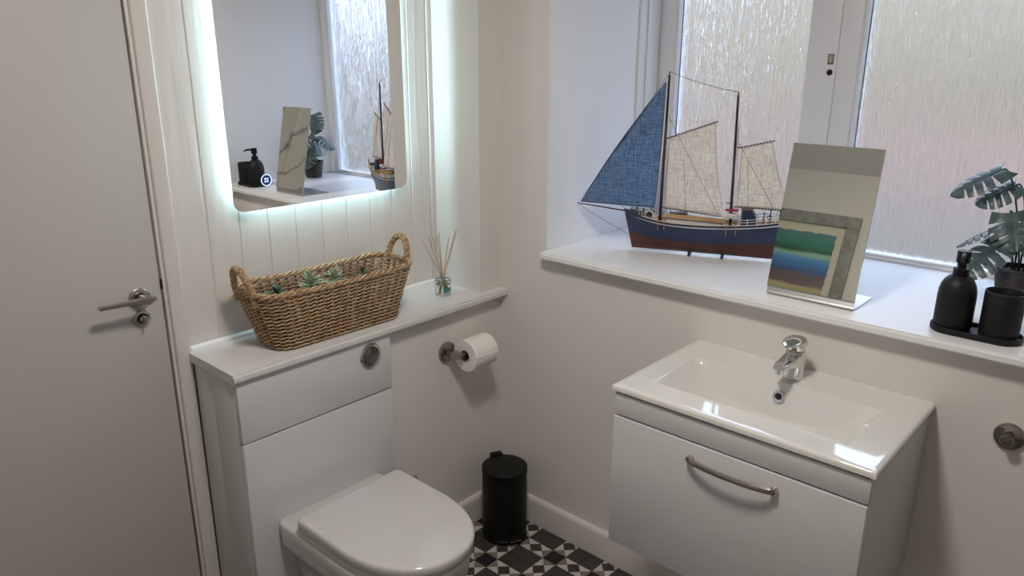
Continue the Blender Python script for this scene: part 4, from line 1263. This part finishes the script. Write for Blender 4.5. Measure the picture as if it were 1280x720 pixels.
b = NB(); box(b, -0.2685, -0.2345, -0.023, 0.023, 0.1525, 0.1550); obj('wheelhouse_roof', b, 'nickel', wh)
# windlass near the bow
b = NB(); lathe(b, [(0.007, -0.010), (0.009, -0.008), (0.005, -0.005), (0.005, 0.005), (0.009, 0.008), (0.007, 0.010)], 16, (0.035, 0.006, 0.117), (0, 1, 0)); obj('windlass', b, 'shipdark', ship)
b = NB(); tube(b, [(0.020, 0.016, 0.100), (0.024, 0.016, 0.124), (0.035, 0.016, 0.130), (0.047, 0.016, 0.122), (0.050, 0.016, 0.106)], 0.0022, 6); obj('windlass_frame', b, 'shipwhite', ship)
# rails
def railing(name, a0, a1, h, n_, m):
    b = NB()
    for s in (-1, 1):
        for hh in (h, h * 0.55):
            tube(b, [(a, s * (interp(BEAM, a) - 0.002), interp(SHEER, a) + hh) for a in lin(a0, a1, 8)], 0.0009, 5)
        for a in lin(a0, a1, n_):
            tube(b, [(a, s * (interp(BEAM, a) - 0.002), interp(SHEER, a)), (a, s * (interp(BEAM, a) - 0.002), interp(SHEER, a) + h * 1.15)], 0.0012, 5)
    obj(name, b, m, ship)
railing('stern_rail', -0.360, -0.232, 0.017, 5, 'shipwhite')
railing('bow_railing', 0.030, 0.095, 0.010, 4, 'nickel')
b = NB()
for a, h in ((-0.300, 0.020), (-0.318, 0.026), (-0.345, 0.022), (-0.245, 0.022), (0.06, 0.012), (0.08, 0.012)):
    for s in (-1, 1):
        tube(b, [(a, s * (interp(BEAM, a) - 0.004), interp(SHEER, a) - 0.008), (a, s * (interp(BEAM, a) - 0.004), interp(SHEER, a) + h)], 0.0016, 6)
        lathe(b, [(0.001, -0.003), (0.003, 0), (0.001, 0.003)], 8, (a, s * (interp(BEAM, a) - 0.004), interp(SHEER, a) + h))
obj('bollards', b, 'shipdark', ship)
b = NB(); rings = [(-0.318 + 0.006 * math.cos(t), 0.036, 0.137 + 0.006 * math.sin(t)) for t in [2 * PI * i / 16 for i in range(16)]]
tube(b, rings, 0.001, 6, closed=True); obj('wheel_ring', b, 'shipdark', ship)

# ------------------------------------------------------------------ framed picture on the left wall (seen in the small mirror)
pc = thing('framed_picture', 'grey-framed abstract striped painting reflected in the tabletop mirror', 'picture', (XL, -0.10, 1.155))
FW, FH, fwid = 0.576, 0.588, 0.064
y0, y1 = -FW / 2, FW / 2
for a in ((0.001, 0.028, y0, y1, 0, fwid), (0.001, 0.028, y0, y1, FH - fwid, FH), (0.001, 0.028, y0, y0 + fwid, fwid, FH - fwid), (0.001, 0.028, y1 - fwid, y1, fwid, FH - fwid)):
    bx('frame_bar', 'artframe', *a, parent=pc, bev=0.002)
bx('mount', 'mat', 0.001, 0.012, y0 + fwid, y1 - fwid, fwid, FH - fwid, parent=pc)
pr = random.Random(4)
poly = []
ya, yb_, za, zb_ = y0 + fwid + 0.044, y1 - fwid - 0.044, fwid + 0.072, FH - fwid - 0.050
def jit(): return pr.uniform(-0.003, 0.003)
for i in range(30): poly.append((ya + (yb_ - ya) * i / 30, za + jit()))
for i in range(30): poly.append((yb_ + jit(), za + (zb_ - za) * i / 30))
for i in range(30): poly.append((yb_ + (ya - yb_) * i / 30, zb_ + jit()))
for i in range(30): poly.append((ya + jit(), zb_ + (za - zb_) * i / 30))
b = NB(); prism(b, [(p[0], p[1] - za) for p in poly], 0.012, 0.0135, 'yz')
obj('painting', b, 'art', pc, smooth=False, loc=(0, 0, za))

# ------------------------------------------------------------------ ceiling light
LX, LY = -1.02, -0.98
cl = thing('ceiling_light', 'round white ceiling light above the middle of the room', 'lamp', (LX, LY, ZC - 0.0005))
b = NB(); lathe(b, [(0.16, 0), (0.16, -0.03), (0.155, -0.034), (0.145, -0.034)], 40, cap1=True); obj('lamp_housing', b, 'ceil', cl)
b = NB(); lathe(b, [(0.144, -0.0345), (0.139, -0.040), (0.09, -0.044), (0.001, -0.046)], 40); obj('lamp_diffuser', b, 'lamp', cl)
ld = bpy.data.lights.new('lamp_light', 'AREA'); ld.shape = 'DISK'; ld.size = 0.26; ld.energy = LAMP_POWER; ld.color = (1.0, 0.93, 0.85)
lo = bpy.data.objects.new('lamp_light', ld); COL.objects.link(lo); lo.parent = cl; lo.location = (0, 0, -0.05)

# ------------------------------------------------------------------ outside the window
struct(bx('ground', 'lawn', TW, 40, -30, 30, -0.5, -0.15), 'grey-green lawn beyond the window')
gw = bx('garden_wall', 'outred', 8.6, 9.0, -20, 20, -0.15, 0.72)
tag(gw, 'pale pink rendered garden wall blurred behind the window glass', 'wall')
b = NB()
hr = random.Random(2)
nx_, ny_ = 8, 90
rows_ = []
for i in range(nx_ + 1):
    t = PI * i / nx_
    rows_.append([(9.85 - 0.55 * math.cos(t) + hr.uniform(-.06, .06), -20 + 40 * j / ny_, -0.15 + (1.75 * math.sin(t) ** 0.4 if 0 < i < nx_ else 0) + hr.uniform(-.08, .08)) for j in range(ny_ + 1)])
loft(b, rows_, False)
hg = obj('hedge', b, 'hedge', kind='stuff'); tag(hg, 'dull green hedge behind the pink garden wall, blurred by the window glass', 'hedge')

hs = thing('house', 'pale stone house added beyond the hedge to block sky, blurred by the window glass', 'house', (15, -1, -0.15))  # building added to cover bright sky so the panes render darker
bx('added_house_wall', 'housewall', 0, 7, -13, 19, 0, 5.2, parent=hs)
b = NB(); prism(b, [(-0.5, 5.1), (7.5, 5.1), (3.5, 8.6)], -13.4, 19.4, 'xz'); obj('added_house_roof', b, 'roof', hs, smooth=False)

b = NB(); rows_ = []
for i in range(9):
    t = PI * i / 8
    rows_.append([(13.2 - 1.0 * math.cos(t) + hr.uniform(-.15, .15), -36 + 23 * j / 60, -0.15 + (4.6 * math.sin(t) ** 0.4 if 0 < i < 8 else 0) + hr.uniform(-.2, .2)) for j in range(61)])
loft(b, rows_, False)
tag(obj('added_conifer_hedge', b, 'conifer', kind='stuff'), 'tall grey-green conifer hedge added to block sky past the house, seen through the mirrored window', 'hedge')  # added screen covering the sky the mirrored window would otherwise show
